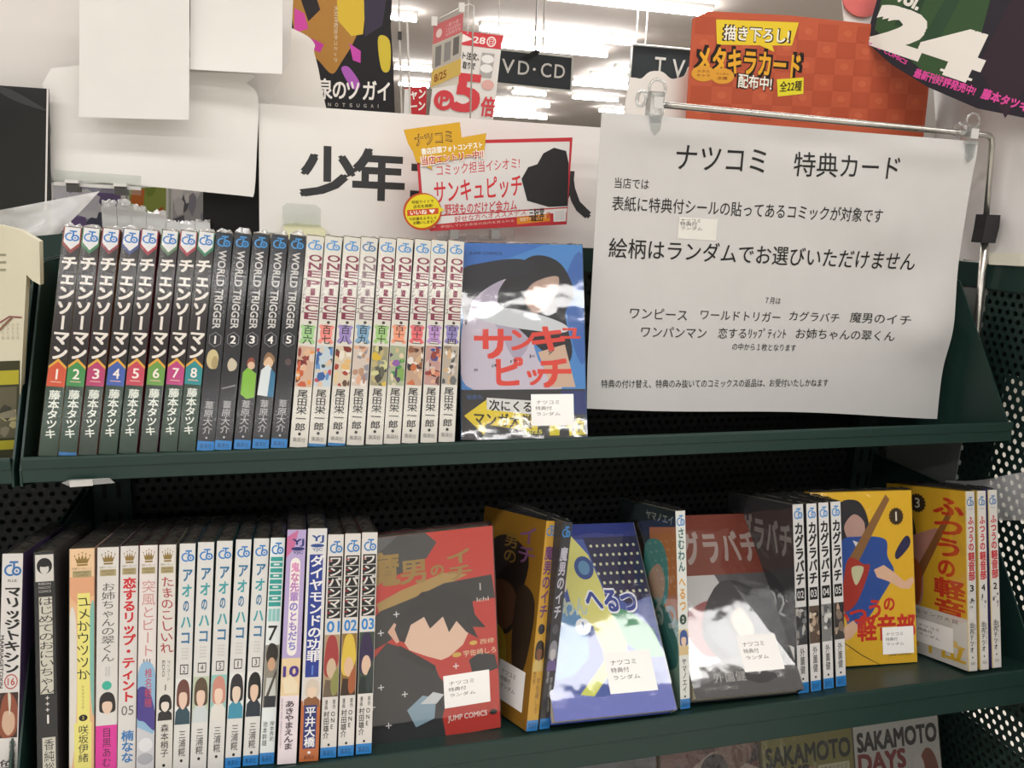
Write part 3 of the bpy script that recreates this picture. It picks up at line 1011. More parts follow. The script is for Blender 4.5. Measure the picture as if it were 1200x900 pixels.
MID = [
    ((-228.6, -68, -235.4, 0, .046, .2, 13.4), 'white comic spine with red circled 16, leftmost in the middle row', sp_marr, '#4a3a5a', WHITE),
    ((-200.6, -69.3, -235.1, 0, .006, .2, 13.5), 'black comic spine with pale handwritten title strip, standing apart near the left', sp_black, '#3a3a3a', '#2c2c2c'),
    ((-178.0, -69.9, -234.8, 0, .019, .217, 16.8), 'peach and yellow comic spine with gold crown, handwritten title', sp_yume, '#d8b8a0', '#e2b48a'),
    ((-161.1, -71.2, -234.4, 0, .027, .213, 14.6), 'white comic spine with gold crown and hot pink author block', sp_onee, '#c8b8b8', WHITE),
    ((-147.0, -71.9, -234.3, 0, .031, .217, 12.4), 'white comic spine with bold red vertical title and number 05', sp_koi, '#a8242e', WHITE),
    ((-133.7, -73.1, -233.9, 0, .034, .211, 12.4), 'pale comic spine with faint pink title and blue purple artwork', sp_toppu, '#8a3a40', '#e0d8d4'),
    ((-120.4, -74.3, -233.7, 0, .036, .204, 11.8), 'cream comic spine with dark red handwritten title and black haired figure', sp_tama, '#b0a48c', WHITE),
    ((-108.2, -75.2, -233.3, 0, .048, .205, 11.2), 'white comic spine with blue title and boxed number 2', aohako(2, '#6a4038', '#e2c4b0', '#2f4a56'), '#5a7a8a', WHITE),
    ((-95.7, -75.6, -233.2, 0, .052, .212, 11.6), 'white comic spine with blue title and boxed number 4', aohako(4, '#5a4a38', '#e2c4b0', '#c8d0d0', '#b8c4a8'), '#7a9a9a', WHITE),
    ((-83.0, -76.2, -232.9, 0, .057, .215, 11.4), 'white comic spine with blue title and boxed number 5', aohako(5, '#c88a7a', '#e8cdb8', '#dcd8d0', '#8fc0b8'), '#4a7a74', WHITE),
    ((-70.4, -76.5, -232.9, 0, .064, .226, 11.4), 'white comic spine with blue title and boxed number 1', aohako(1, '#2e2a2e', '#e2cdb8', '#3f8fa8'), '#6aa0b0', WHITE),
    ((-57.3, -76.3, -233.2, 0, .065, .231, 11.4), 'white comic spine with blue title and boxed number 3', aohako(3, '#1c1a1c', '#e0c0a8', '#26303c'), '#7aa8b4', WHITE),
    ((-45.2, -77.5, -232.9, 0, .066, .229, 10.8), 'narrow comic spine with teal block title and large number 7', sp_boru, '#3a5a5a', WHITE),
    ((-30.0, -82.0, -231.8, 0, .060, .23, 14.2), 'lavender comic spine with rounded title panel and number 10', sp_yj10, '#8a78a8', '#b3a2cc'),
    ((-13.4, -82.5, -231.7, 0, .056, .232, 14.6), 'white comic spine with large navy title panel and brown foot', sp_dia, '#3a4a8a', WHITE),
    ((1.6, -81.0, -231.9, 0, .053, .228, 12.2), 'white comic spine with black block title and blue number 01', onep(1, ['#a89070', '#a03a3a', '#c8b094', '#6a5a4a', '#8a8a50']), '#6a5a3a', WHITE),
    ((15.2, -82.0, -231.6, 0, .051, .228, 12.2), 'white comic spine with black block title and blue number 02', onep(2, ['#8a6a30', '#d8b848', '#d8b494', '#3a2a20', '#a05a34']), '#6a3a2a', WHITE),
    ((29.2, -82.5, -231.5, 0, .047, .231, 12.2), 'white comic spine with black block title and blue number 03', onep(3, ['#3a4a3a', '#35284a', '#d8b8a0', '#1e2a26', '#2f3a3a']), '#8a3a30', WHITE),
]
for i, (pose, lab, sp, cv_, sc_) in enumerate(MID):
    make_comic(pose, lab, sp, 'comics shown by their spines on the middle shelf', None, cv_, sc_, flap_mat=SHADEFLAP, tall=3.0,
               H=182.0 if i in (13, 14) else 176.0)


def ichi1(s):
    s.rect(0, 0, 1, 1, '#b8342c')
    s.poly([(0, 0), (.5, 0), (.58, .05), (.5, .12), (.36, .17), (.2, .2), (0, .24)], '#3f3f41')
    s.poly([(.06, .0), (.3, .0), (.12, .09), (.0, .14), (0, .06)], '#57575a')
    s.poly([(.3, .26), (.62, .2), (.8, .22), (.6, .27), (.36, .31), (.14, .36), (.12, .31)], '#a5874f')
    s.poly([(0, .42), (.15, .345), (.4, .30), (.62, .25), (.98, .235), (1, .35), (.7, .36), (.36, .43), (.18, .50), (0, .55)], '#2b2b2e')
    s.poly([(.26, .46), (.3, .40), (.42, .36), (.6, .36), (.76, .42), (.79, .5), (.74, .56), (.63, .61), (.57, .62), (.46, .59), (.34, .55)], '#dcbba6')
    s.poly([(.19, .45), (.24, .41), (.29, .44), (.30, .49), (.25, .51)], '#d2a892')
    s.poly([(.24, .44), (.3, .36), (.45, .28), (.66, .27), (.82, .33), (.84, .42), (.92, .49), (.82, .48), (.86, .54), (.77, .50), (.70, .44), (.64, .49), (.60, .41), (.50, .46), (.46, .40), (.36, .43), (.31, .51), (.27, .5)], '#222025')
    s.poly([(0, 1), (0, .66), (.06, .58), (.18, .50), (.28, .53), (.42, .60), (.52, .64), (.55, .70), (.62, .76), (.60, .82), (.56, .9), (.58, 1)], '#2c2d31')
    s.poly([(.27, .52), (.46, .61), (.53, .645), (.52, .67), (.4, .63), (.26, .56)], '#1f2024')
    s.poly([(.3, .84), (.42, .78), (.52, .80), (.50, .90), (.36, .93)], '#86a0b0'); s.poly([(.40, .82), (.50, .77), (.58, .79), (.52, .83)], '#c9cdd0')
    s.poly([(.78, .64), (.86, .61), (.98, .63), (1, .70), (.9, .715), (.80, .70)], '#24242a')
    for u, v in ((.14, .45), (.26, .37), (.12, .71), (.29, .76), (.16, .90), (.68, .66), (.05, .80)):
        s.line([(u - .022, v), (u + .022, v)], .007, '#dcdcdc'); s.line([(u, v - .014), (u, v + .014)], .007, '#dcdcdc')
    s.vt('魔', .02, .07, .30, .235, '#93773e', .04); s.vt('男', .30, .115, .51, .235, '#93773e', .04); s.vt('の', .52, .15, .63, .215, '#93773e', .04); s.vt('イチ', .64, .09, .84, .245, '#93773e', .04)
    s.ht('1', .86, .27, .92, .305, '#cfc8c0'); s.ht('IchI', .86, .34, .95, .36, '#cfc8c0')
    s.ht('西修', .87, .545, .98, .57, '#dcc8a0'); s.ht('宇佐崎しろ', .74, .59, .99, .62, '#e0cfa8'); s.ell(.69, .605, .035, .012, '#c8a44a'); s.ell(.82, .558, .03, .011, '#c8a44a')
    s.ht('JUMP COMICS', .6, .90, .9, .935, '#e0d4cc', .02); s.ell(.95, .915, .03, .014, '#2a2426')


def ichi2(s):
    s.rect(0, 0, 1, 1, '#9a7020'); s.poly([(.1, .25), (.4, .12), (.8, .2), (.7, .45), (.6, .6), (.2, .6)], '#2a211c', True)
    s.poly([(.2, .4), (.5, .35), (.68, .42), (.62, .56), (.35, .6)], '#6a4630', True); s.poly([(.0, .7), (.3, .58), (.55, .62), (.6, .8), (.4, 1), (0, 1)], '#b89a30', True)
    s.poly([(.7, .35), (.95, .4), (.9, .7), (.75, .8), (.66, .6)], '#3a2c1e', True)
    s.vt('男の', .4, .1, .62, .26, '#8a6a30', .02); s.vt('イチ', .62, .04, .9, .24, '#8a5a86', .02)


def sp_ichi(bg, pc):
    def f(s):
        s.rect(0, 0, 1, 1, bg); s.jc(.1, .02, .92, .075, '#3f86c6')
        s.vt('魔男のイチ', .14, .12, .86, .47, '#6a3f74' if bg != '#3a3a3e' else '#b8b4c0', .04)
        s.ell(.5, .52, .3, .025, '#2a2430' if bg != '#3a3a3e' else '#55525c')
        pic(s, .04, .57, .96, .72, bg, pc[0], pc[1], pc[2]); s.vt('宇佐崎しろ', .5, .75, .8, .92, '#5a3a20' if bg != '#3a3a3e' else '#b8b4b0'); s.vt('西修', .14, .72, .4, .78, '#5a3a20' if bg != '#3a3a3e' else '#b8b4b0')
        blue_foot(s, v=.95)
    return f


def samu1(s):
    s.rect(0, 0, 1, 1, '#41579e')
    s.poly([(0, 0), (1, 0), (1, .10), (0, .08)], '#24337a'); s.poly([(.5, .08), (1, .08), (1, .42), (.78, .46), (.6, .36)], '#1c2148')
    for i in range(8):
        for j in range(6): s.ell(.56 + i * .056 + (j % 2) * .02, .13 + j * .052, .013, .009, '#c9cba8', n=8)
    s.poly([(.02, .2), (.08, .08), (.22, .03), (.4, .07), (.52, .18), (.58, .34), (.62, .5), (.70, .66), (.66, .78), (.5, .72), (.44, .56), (.30, .50), (.28, .36), (.08, .33)], '#cfcc76')
    s.poly([(.02, .22), (.1, .17), (.26, .17), (.30, .27), (.27, .37), (.18, .41), (.08, .38), (.02, .30)], '#e2d2c6')
    s.poly([(0, .12), (.12, .05), (.24, .04), (.2, .12), (.1, .17), (.02, .22)], '#3f7f8a'); s.ell(.46, .25, .085, .065, '#2e4c8a'); s.ell(.46, .25, .05, .04, '#5a8ab0')
    s.poly([(0, .42), (.16, .40), (.3, .45), (.4, .56), (.36, .72), (.2, .80), (0, .82)], '#5f90bc'); s.poly([(.6, .46), (.8, .5), (.96, .6), (1, .74), (.84, .74), (.7, .66)], '#4f946e')
    s.ht('さむわん', .0, .41, .42, .50, '#b4bfae', .05); s.ht('へるつ', .42, .36, .86, .48, '#e0e4ea', .10, .03); s.ht('へるつ', .425, .365, .855, .475, '#2c3f8e', .05, .03)
    s.ell(.36, .56, .065, .042, '#e4e8ec'); s.ht('1', .33, .538, .39, .582, '#3a5aa8', .03)
    s.poly([(.22, .9), (.55, .70), (.6, .74), (.32, .92)], '#c9cf5a'); s.poly([(0, .86), (.4, .91), (1, .86), (1, 1), (0, 1)], '#6a74bc')


def samu2(s):
    s.rect(0, 0, 1, 1, '#2f3a3e'); s.poly([(.55, .12), (1, .08), (1, .62), (.6, .6)], '#c8803a'); s.poly([(.3, .66), (1, .55), (1, 1), (.3, 1)], '#8fb0a0')
    s.poly([(.42, .35), (.5, .2), (.75, .18), (.86, .3), (.8, .5), (.5, .5)], '#4f9a92', True); s.poly([(.52, .38), (.7, .3), (.8, .38), (.72, .5), (.56, .48)], '#c9a890', True)
    s.poly([(.1, .3), (.2, .12), (.4, .12), (.44, .3), (.3, .42)], '#26221e', True); s.poly([(.2, .3), (.36, .22), (.4, .32), (.3, .4)], '#7a5a44', True)
    s.poly([(.4, .62), (.6, .52), (.9, .55), (.95, .8), (.4, .85)], '#3f7a74', True)
    s.ht('ヤマノエイ', .5, .03, .96, .075, '#a8b0a4', .02); s.ht('へるつ', .4, .48, .96, .62, '#a9b8b0', .05)


def sp_samu(s):
    s.rect(0, 0, 1, 1, '#dfe0da'); s.rect(.0, .6, 1, .73, '#d8c8a0')
    s.jc(.1, .02, .95, .078, '#3f86c6')
    s.vt('さむわん', .16, .085, .86, .31, '#2f6a6a', .04); s.vt('へるつ', .16, .33, .86, .51, '#d8a04a', .04)
    s.ell(.5, .55, .36, .026, '#2f4a3e'); s.ht('2', .4, .538, .6, .563, '#e8e8e0', .02)
    pic(s, .02, .6, .98, .73, '#dccaa0', '#3a5a9a', '#e4c8b0', '#d8c090'); s.vt('ヤマノエイ', .26, .745, .74, .92, '#3a3836', .02); s.ell(.5, .938, .1, .006, INK, n=8); blue_foot(s, v=.95)


def kagu(red):
    def f(s):
        s.rect(0, 0, 1, 1, '#4a4a4c' if red else '#3c3c3e')
        if red:
            s.rect(0, 0, 1, .36, '#70301f'); s.poly([(0, .36), (.46, .36), (.6, .6), (.3, .9), (0, .9)], '#b8b6b6'); s.poly([(.05, .6), (.4, .5), (.5, .7), (.2, .8)], '#8a4a4a', True)
        s.poly([(.2, .7), (.5, .4), (.9, .5), (1, .8), (.6, .95)], '#2c2c30', True); s.poly([(.5, .62), (.62, .55), (.7, .66), (.6, .74)], '#a08a76', True)
        s.poly([(.1, .85), (.7, .78), (.72, .84), (.1, .93)], '#6a6a6a'); s.poly([(.3, .55), (.5, .68), (.45, .8), (.28, .7)], '#565a60', True)
        for k, c in enumerate('カグラバチ'):
            s.vt(c, .02 + k * .195, .1, .2 + k * .195, .3, '#9a8a84' if red else '#8a8a88', .05)
        s.ht('外薗健', .2, .88, .5, .93, '#b0aeac'); s.ht('JUMP COMICS', .1, .95, .4, .97, '#8a8886')
        if not red: s.ht('02', .62, .5, .86, .62, '#a8a8a6')
    return f


def sp_kagu(n, cols):
    def f(s):
        s.rect(0, 0, 1, 1, '#d6d4d2'); s.jc(.1, .02, .92, .08, '#3f86c6')
        s.vt('カグラバチ', .1, .095, .94, .43, '#222123', .06)
        s.rect(.1, .445, .9, .512, '#222123'); s.ht('%02d' % n, .2, .46, .8, .498, '#d8d6d4', .01)
        patch(s, 0, .545, 1, .745, cols, 60 + n, 12)
        s.vt('外薗健', .26, .76, .74, .90, '#4a4846', .01); s.ell(.5, .925, .1, .006, INK, n=8); blue_foot(s, v=.944)
    return f


def gear(s, cu, cv, ru, rv, n, txt):
    pts = []
    for k in range(48):
        t = 2 * math.pi * k / 48
        rr = 1.0 if k % 3 else .86
        pts.append((cu + ru * rr * math.cos(t), cv + rv * rr * math.sin(t)))
    s.poly(pts, '#3a2a14'); s.ht(txt, cu - ru * .28, cv - rv * .5, cu + ru * .28, cv + rv * .5, '#e2dccb', .02)


def keion1(s):
    s.rect(0, 0, 1, 1, '#e0b32a')
    s.poly([(.22, .32), (.26, .08), (.45, .05), (.55, .14), (.56, .28), (.42, .34)], '#2c2a2e', True); s.poly([(.32, .2), (.42, .13), (.52, .18), (.5, .27), (.38, .29)], '#b9958a', True)
    s.poly([(.28, .3), (.45, .26), (.72, .28), (.74, .38), (.8, .48), (.66, .62), (.5, .75), (.35, .8), (.28, .6)], '#2b4f9a', True); s.poly([(.4, .28), (.48, .3), (.46, .36)], '#dcdcdc')
    s.poly([(.60, .455), (.70, .43), (.80, .475), (.90, .53), (.985, .505), (1, .53), (.95, .575), (.86, .57), (.74, .525), (.63, .50)], '#dfb79a'); s.poly([(.28, .78), (.38, .74), (.44, .78), (.36, .84), (.26, .86)], '#dfb79a')
    s.poly([(.32, .42), (.74, .02), (.78, .05), (.4, .46)], '#8a6238'); s.poly([(.3, .5), (.36, .38), (.5, .42), (.56, .44), (.42, .64), (.28, .68)], '#a83226', True); s.poly([(.38, .44), (.5, .44), (.42, .54)], '#c8c6a0', True)
    s.poly([(.82, .36), (.92, .27), (.97, .28), (.96, .33), (.84, .4)], '#2c2c50', True)
    gear(s, .84, .15, .075, .052, 1, '1')
    s.vt('ふ', .16, .64, .34, .76, '#c8301e', .05); s.vt('つ', .34, .66, .52, .76, '#c8301e', .05); s.vt('う', .52, .62, .68, .74, '#c8301e', .05); s.vt('の', .68, .61, .80, .70, '#c8301e', .05)
    s.ht('軽音部', .42, .72, .99, .86, '#c8301e', .05); s.line([(.25, .85), (.45, .94), (.62, 1)], .008, '#3a3210'); s.ht('JUMP COMICS', .72, .945, .94, .96, '#4a3a10', .02)


def keion3(s):
    s.rect(0, 0, 1, 1, '#dcae2a')
    s.poly([(.05, .05), (.3, .12), (.4, .3), (.3, .34), (.1, .26)], '#33262c', True); s.poly([(.1, .35), (.35, .3), (.62, .24), (.72, .24), (.7, .3), (.5, .4), (.45, .7), (.1, .7)], '#c08a7c', True)
    s.poly([(.2, .68), (.8, .12), (.84, .15), (.3, .72)], '#8a5a30'); s.poly([(.1, .74), (.3, .44), (.46, .5), (.4, .72)], '#b05a28', True); s.poly([(.1, .4), (.2, .42), (.22, .6), (.1, .66)], '#d8d4d0', True)
    gear(s, .42, .1, .11, .058, 3, '3')
    for k, c in enumerate('ふつうの軽音'):
        v = .04 + k * .118
        s.vt(c, .62 if c != 'の' else .66, v, .98 if c != 'の' else .88, v + .115, '#c8341f', .05)
    s.rect(0, .715, 1, 1, '#dedbd6'); s.ht('次にくるマンガ大賞', .1, .735, .9, .76, '#6a6866'); s.rect(.2, .78, .4, .85, '#9a9896'); s.ht('第', .1, .86, .42, .97, '#e0b832', .05); s.ht('1', .5, .86, .62, .97, '#e0b832', .05); s.ht('位', .66, .86, .97, .97, '#e0b832', .05)


def sp_keion(n):
    def f(s):
        s.rect(0, 0, 1, 1, '#dad6d0'); s.rect(0, 0, .1, 1, '#d8c078'); s.jc(.14, .03, .92, .085, '#4a7ab0'); s.ht('PLUS', .3, .095, .75, .103, '#4a6a90')
        s.vt('ふつうの', .22, .14, .86, .335, '#c4323a', .05); s.vt('軽音部', .2, .34, .92, .50, '#c4323a', .05)
        s.ht(str(n), .34, .525, .74, .56, INK, .03); s.vt('原作', .64, .74, .88, .78, '#6a6866'); patch(s, .24, .575, .86, .66, ['#d8d6d2', '#8a8886', '#5a5856', '#b8b4b0'], n, 6)
        s.vt('クワハリ', .68, .76, .9, .86, '#6a6866'); s.vt('出内テツオ', .24, .73, .66, .90, '#2a2a2a', .03); s.ell(.5, .925, .08, .005, INK, n=8); s.ht('集英社', .3, .95, .8, .968, '#8a8886')
    return f


FACE = 'comics facing out'
ANG = 'comics set at an angle on the middle shelf'
make_comic((146.0, -60.0, -236.0, 1.563, -.045, .135, 13.6), 'red comic facing out with gold title and dark pointed hat artwork', None, FACE, ichi1, '#b8342c', '#8a2a26', film_mat=COVERFILM, tall=2.5, sticker=STK(.58, .70, .93, .86))
make_comic((169.0, -82.0, -231.2, .263, .134, .265, 11.0), 'mustard comic leaning right with its spine forward, beside the red comic', sp_ichi('#c89a34', ('#2a201a', '#7a4a30', '#c8b06a')), ANG, ichi2, '#9a7020', '#c89a34', film_mat=COVERFILM, tall=3, sticker=STK(.52, .74, .92, .93))
make_comic((180.5, -80.5, -231.8, .249, .130, .2, 10.0), 'black comic leaning right with its spine forward, beside the mustard comic', sp_ichi('#3a3a3e', ('#8a8890', '#b8b4b4', '#6a5a8a')), ANG, None, '#333336', '#3a3a3e', tall=3)
make_comic((297.5, -86.5, -227.0, 1.60, .02, .80, 13.0), 'blue comic lying far back with blond figure and glare', None, FACE, samu1, '#3a4f9a', '#b8b4a8', film_mat=COVERFILM, tall=2.0, sticker=STK(.48, .70, .88, .90))
make_comic((313.2, -77.8, -232.2, .06, .002, .244, 9.6), 'white spine comic numbered 2 in a dark circle, orange cover, behind the blue comic', sp_samu, ANG, samu2, '#3a3a34', '#dfe0da', film_mat=COVERFILM, tall=3)
make_comic((428.5, -80.1, -228.0, 1.57, .03, .80, 13.0), 'grey comic lying far back with dark red top band and grey block title', None, FACE, kagu(True), '#4a4a4c', '#3a3a3c', film_mat=COVERFILM, tall=2.0, sticker=STK(.50, .70, .88, .89), D=108.0)
KAGC = [['#3a3a3c', '#7a7a7c', '#b8b4ae', '#55555a', '#94908a'], ['#5a4a40', '#b09a84', '#3a302c', '#8a7a6a', '#c8b8a4'], ['#7a7a78', '#c8c6c2', '#4a4a4c', '#a09e9a', '#5a5a5c'], ['#3e3a38', '#b89a80', '#2a2a2c', '#7a6a5e', '#9a8a7c']]
for n, pose in ((2, (435.4, -75.8, -233.5, .03, -.005, .236, 11.4)), (3, (449.6, -74.7, -233.8, .02, -.006, .225, 10.8)), (4, (464.4, -73.3, -234.0, .015, -.013, .222, 10.8)), (5, (479.3, -71.7, -234.4, .01, -.017, .22, 10.8))):
    make_comic(pose, 'white comic spine with black katakana title and black box numbered %02d' % n, sp_kagu(n, KAGC[n - 2]), 'white comics with black katakana title',
               kagu(False) if n == 2 else None, '#38383a', WHITE, film_mat=COVERFILM if n == 2 else None, tall=3, sticker=(.70, .76, .97, .94, False) if n == 2 else None)
make_comic((596.3, -32.1, -243.8, 1.462, .015, .264, 13.6), 'yellow comic facing out with guitar player in blue and badge numbered 1', None, FACE, keion1, '#e0b32a', '#c89a24', film_mat=COVERFILM, tall=3, sticker=STK(.66, .79, .97, .945))
make_comic((621.6, -81.5, -229.4, 0, .038, .26, 10.8), 'white spine numbered 3 with red title, yellow cover showing on its left', sp_keion(3), 'white comics with red hiragana title', keion3, '#dcae2a', '#dad6d0', film_mat=COVERFILM, tall=3, sticker=STK(.36, .79, .84, .93))
make_comic((635.6, -81.5, -229.6, 0, .038, .26, 10.4), 'white spine numbered 4 with red title, between numbers 3 and 2', sp_keion(4), 'white comics with red hiragana title', None, '#d8b84a', '#dad6d0', tall=3)
make_comic((651.8, -80.5, -229.8, 0, .03, .262, 11.0), 'white spine numbered 2 with red title, rightmost on the middle shelf', sp_keion(2), 'white comics with red hiragana title', None, '#4a3f8a', '#dad6d0', tall=3)

# ---- bottom row, only the tops show ------------------------------------------


def lowcov(k):
    def f(s):
        if k == 0:
            patch(s, 0, 0, 1, 1, ['#6a6c72', '#9a9ca2', '#3a3c42', '#c8cacc', '#55585e'], 5, 24)
        elif k == 1:
            patch(s, 0, 0, 1, 1, ['#7a4a44', '#4a3438', '#a05048', '#b8a49a', '#5a2a2a', '#8a6a60'], 9, 26); s.poly([(.35, .2), (.45, .06), (.62, .06), (.7, .2), (.6, .35), (.42, .34)], '#33282e', True)
        elif k == 2:
            s.rect(0, 0, 1, 1, '#8c8646'); s.ht('SAKAMOTO', .04, .06, .97, .17, '#2a2a1e', .05); s.ht('DAYS', .04, .185, .5, .28, '#2a2a1e', .05); s.rect(.6, .2, .95, .25, '#d2cfae'); s.ht('サカモトデイズ', .62, .21, .93, .24, '#3a3a2a')
            s.poly([(.2, 1), (.25, .5), (.45, .25), (.7, .3), (.85, .6), (.9, 1)], '#8a4a3a', True); s.poly([(.35, .32), (.5, .2), (.62, .26), (.56, .4)], '#b08a70', True); s.poly([(.7, .32), (.98, .4), (.98, .46), (.72, .4)], '#2a2a26')
        else:
            s.rect(0, 0, 1, 1, '#cfcdc6'); s.ht('SAKAMOTO', .04, .05, .97, .16, '#26241f', .06); s.ht('DAYS', .04, .18, .58, .29, '#8a2a2a', .06); s.rect(.06, .3, .52, .36, '#26241f'); s.ht('サカモトデイズ', .09, .31, .49, .35, '#d8d4c8')
            s.poly([(.1, .56), (.74, .38), (.78, .5), (.14, .68)], '#26241f'); s.ht('坂本', .36, .44, .68, .55, '#b8a040', .03, -.03)
            s.poly([(.62, 1), (.7, .4), (.82, .2), (.95, .28), (1, .6), (1, 1)], '#8a4a30', True); s.poly([(.66, .32), (.72, .22), (.8, .3), (.76, .5), (.68, .5)], '#d8d4cc', True)
    return f


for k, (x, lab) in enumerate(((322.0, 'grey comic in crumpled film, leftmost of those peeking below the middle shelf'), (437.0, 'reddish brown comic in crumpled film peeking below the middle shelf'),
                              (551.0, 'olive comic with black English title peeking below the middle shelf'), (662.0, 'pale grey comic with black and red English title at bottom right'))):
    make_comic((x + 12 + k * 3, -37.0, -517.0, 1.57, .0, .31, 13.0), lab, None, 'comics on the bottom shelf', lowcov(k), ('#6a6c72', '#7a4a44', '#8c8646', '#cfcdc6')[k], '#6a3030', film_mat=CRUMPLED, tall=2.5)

# ------------------------------------------------------------------ cards, posters, sheets
def toward(plane):
    if plane[0] == 'N':
        return Vector((plane[1], plane[2], 0)).normalized()
    return {'Y': Vector((0, -1, 0)), 'X': Vector((-1, 0, 0)), 'Z': Vector((0, 0, 1))}[plane[0]]


def sheet(name, label, cat, px, plane, thick=1.0, mat=CARD, group=None, parent=None):
    """flat card whose outline lies on a real plane; thickness goes away from the aisle"""
    pts = [at(x, y, plane) for x, y in px]
    c = sum(pts, Vector()) / len(pts)
    org = Vector((c.x, c.y, min(p.z for p in pts)))
    b = MB(); b.slab(pts, toward(plane) * -thick, mat)
    o = b.build(name, parent, org)
    if label: tag(o, label, cat, group)
    return o, org


def psurf(mb, plane, tl, tr, bl, base=.15, step=.012):
    O, A, B = at(*tl, plane), at(*tr, plane), at(*bl, plane)
    return Surf(mb, O, A - O, B - O, toward(plane), step, base)


def child(mb, name, parent, org):
    return mb.build(name, parent, org)


# header board over the shelves
H_ = ('Y', 199)
o, org = sheet('header_board', 'long white header board with big black characters behind the photo contest card', 'sign', [(303, 121), (740, 152), (740, 294), (304, 272)], H_, 3, CARD)
b = MB(); s = psurf(b, H_, (303, 122), (703, 150), (304, 272))
s.vt('少', .112, .29, .265, .70, '#3a3b3c', .05); s.vt('年', .257, .29, .407, .71, '#3a3b3c', .05); s.vt('コ', .408, .33, .55, .72, '#3a3b3c', .05); s.vt('人', .845, .38, .99, .79, '#3a3b3c', .05)
child(b, 'print', o, org)
sheet('sign_holder', 'cream plastic holder standing at the foot of the header board', 'holder', [(333, 263), (342, 261), (374, 264), (382, 270), (382, 284), (330, 280)], ('Y', 190), 8, M('#dedcb8', .35))
sheet('acrylic_tag', 'small clear acrylic tag leaning on the header board above the cream holder', 'tag holder', [(331, 242), (336, 238), (370, 240), (376, 245), (376, 266), (331, 264)], ('Y', 188), 1.5, CLEAR)

# white boards at the upper left
sheet('display_card', 'large plain white card back filling the top left corner', 'card', [(-30, -30), (345, -30), (340, 70), (310, 130), (200, 118), (57, 108), (-30, 104)], ('Y', 212), 2, noisy('card_back', '#d9d4cf', '#d2cdc8', 10, .6))
sheet('display_card', 'white card with rounded lower right corner and notched edge, lowest of the white cards', 'card',
      smoothpts([(60, 80), (200, 84), (294, 87), (289, 97), (299, 106), (303, 122), (301, 175), (298, 226), (292, 230), (280, 229), (180, 219), (120, 214), (62, 211), (60, 150)], 3), ('Y', 195), 2, CARD)
b = MB()


def hanging(label, x0, y0, x1, y1, yy, curl, bot=0):
    pl = ('Y', yy)
    P0, P1, P2 = at(x0, y0, pl), at(x1, y0, pl), at(x0, y1, pl)
    P3 = at(x1, y1 + bot, pl)
    b = MB(); n, m_ = 10, 16
    vs, fs = [], []
    for j in range(m_ + 1):
        v = j / m_
        L, R_ = P0.lerp(P2, v), P1.lerp(P3, v)
        for i in range(n + 1):
            u = i / n
            q = L.lerp(R_, u)
            q = q + Vector((0, -curl * (v ** 3) * (.3 + u * .9) + 2.5 * math.sin(u * 3.1) * v, 0))
            vs.append(q)
    for j in range(m_):
        for i in range(n):
            a = j * (n + 1) + i
            fs.append((a, a + n + 1, a + n + 2, a + 1))
    b.add(vs, fs, PAPER)
    b.add([q + Vector((0, .3, 0)) for q in vs], [f[::-1] for f in fs], PAPER)
    org = Vector(((P2.x + P3.x) / 2, yy, min(P2.z, P3.z)))
    return tag(b.build('paper_sheet', None, org, smooth=True), label, 'paper')


hanging('blank white paper sheet hanging over the white cards, left of two', 93, -25, 222, 137, 168, 4, 4)
hanging('blank white paper sheet with curled lower corner, hanging right of the dark rod', 223, -25, 331, 82, 176, 16, 8)
b = MB(); b.tube([at(223, -30, ('Y', 180)), at(218, 64, ('Y', 180))], 2.2, M('#3a3634', .3)); b.tube([at(218.4, 60, ('Y', 180)), at(218, 67, ('Y', 180))], 3.2, M('#8a8682', .3))
tag(b.build('thin_rod', None, at(218, 64, ('Y', 180))), 'thin dark rod hanging between the two blank paper sheets', 'rod')
o, org = sheet('black_board', 'glossy black panel with white edge at the left border', 'panel', [(-30, 98), (57, 104), (60, 238), (-30, 250)], ('Y', 183), 2, M('#151517', .12, .6))
b = MB(); s = psurf(b, ('Y', 183), (-30, 98), (57, 104), (-30, 250)); s.poly([(.975, 0), (1, 0), (1, .95), (.975, .96)], '#d8d4d0'); s.poly([(.2, .0), (.5, .03), (.9, .14), (.94, .17), (.5, .10)], '#3a3a3c', True); child(b, 'edge_print', o, org)
sheet('black_board', 'matte black panel standing behind the gap between white card and header board', 'panel', [(238, 112), (312, 118), (312, 300), (238, 300)], ('Y', 236), 2, M('#1b1a1b', .4))

# acrylic tag bar with two clips under the big card
bar = thing('tag_holder', 'clear acrylic tag bar with two clips below the large white card', 'tag holder', Matrix.Translation(at(115, 228, ('Y', 186)) * S))
o_ = at(115, 228, ('Y', 186))
b = MB(); b.slab([at(63, 199, ('Y', 186)), at(165, 206, ('Y', 186)), at(165, 229, ('Y', 186)), at(63, 222, ('Y', 186))], (0, 1.5, 0), CLEAR); b.build('tag_plate', bar, o_)
b = MB(); b.slab([at(63, 213, ('Y', 185)), at(165, 219, ('Y', 185)), at(165, 223, ('Y', 185)), at(63, 217, ('Y', 185))], (0, 4, 0), M('#cfcdca', .15, .6)); b.build('rail', bar, o_)
for x in (86, 142):
    b = MB(); c = at(x, 216 + (x - 86) * .07, ('Y', 184)); b.box(c.x - 5, c.y - 5, c.z - 7, c.x + 5, c.y + 8, c.z + 1, M('#4a4846', .3)); b.box(c.x - 5.5, c.y - 6, c.z + 1, c.x + 5.5, c.y + 8, c.z + 4, M('#d8d6d2', .2)); b.build('clip', bar, o_)

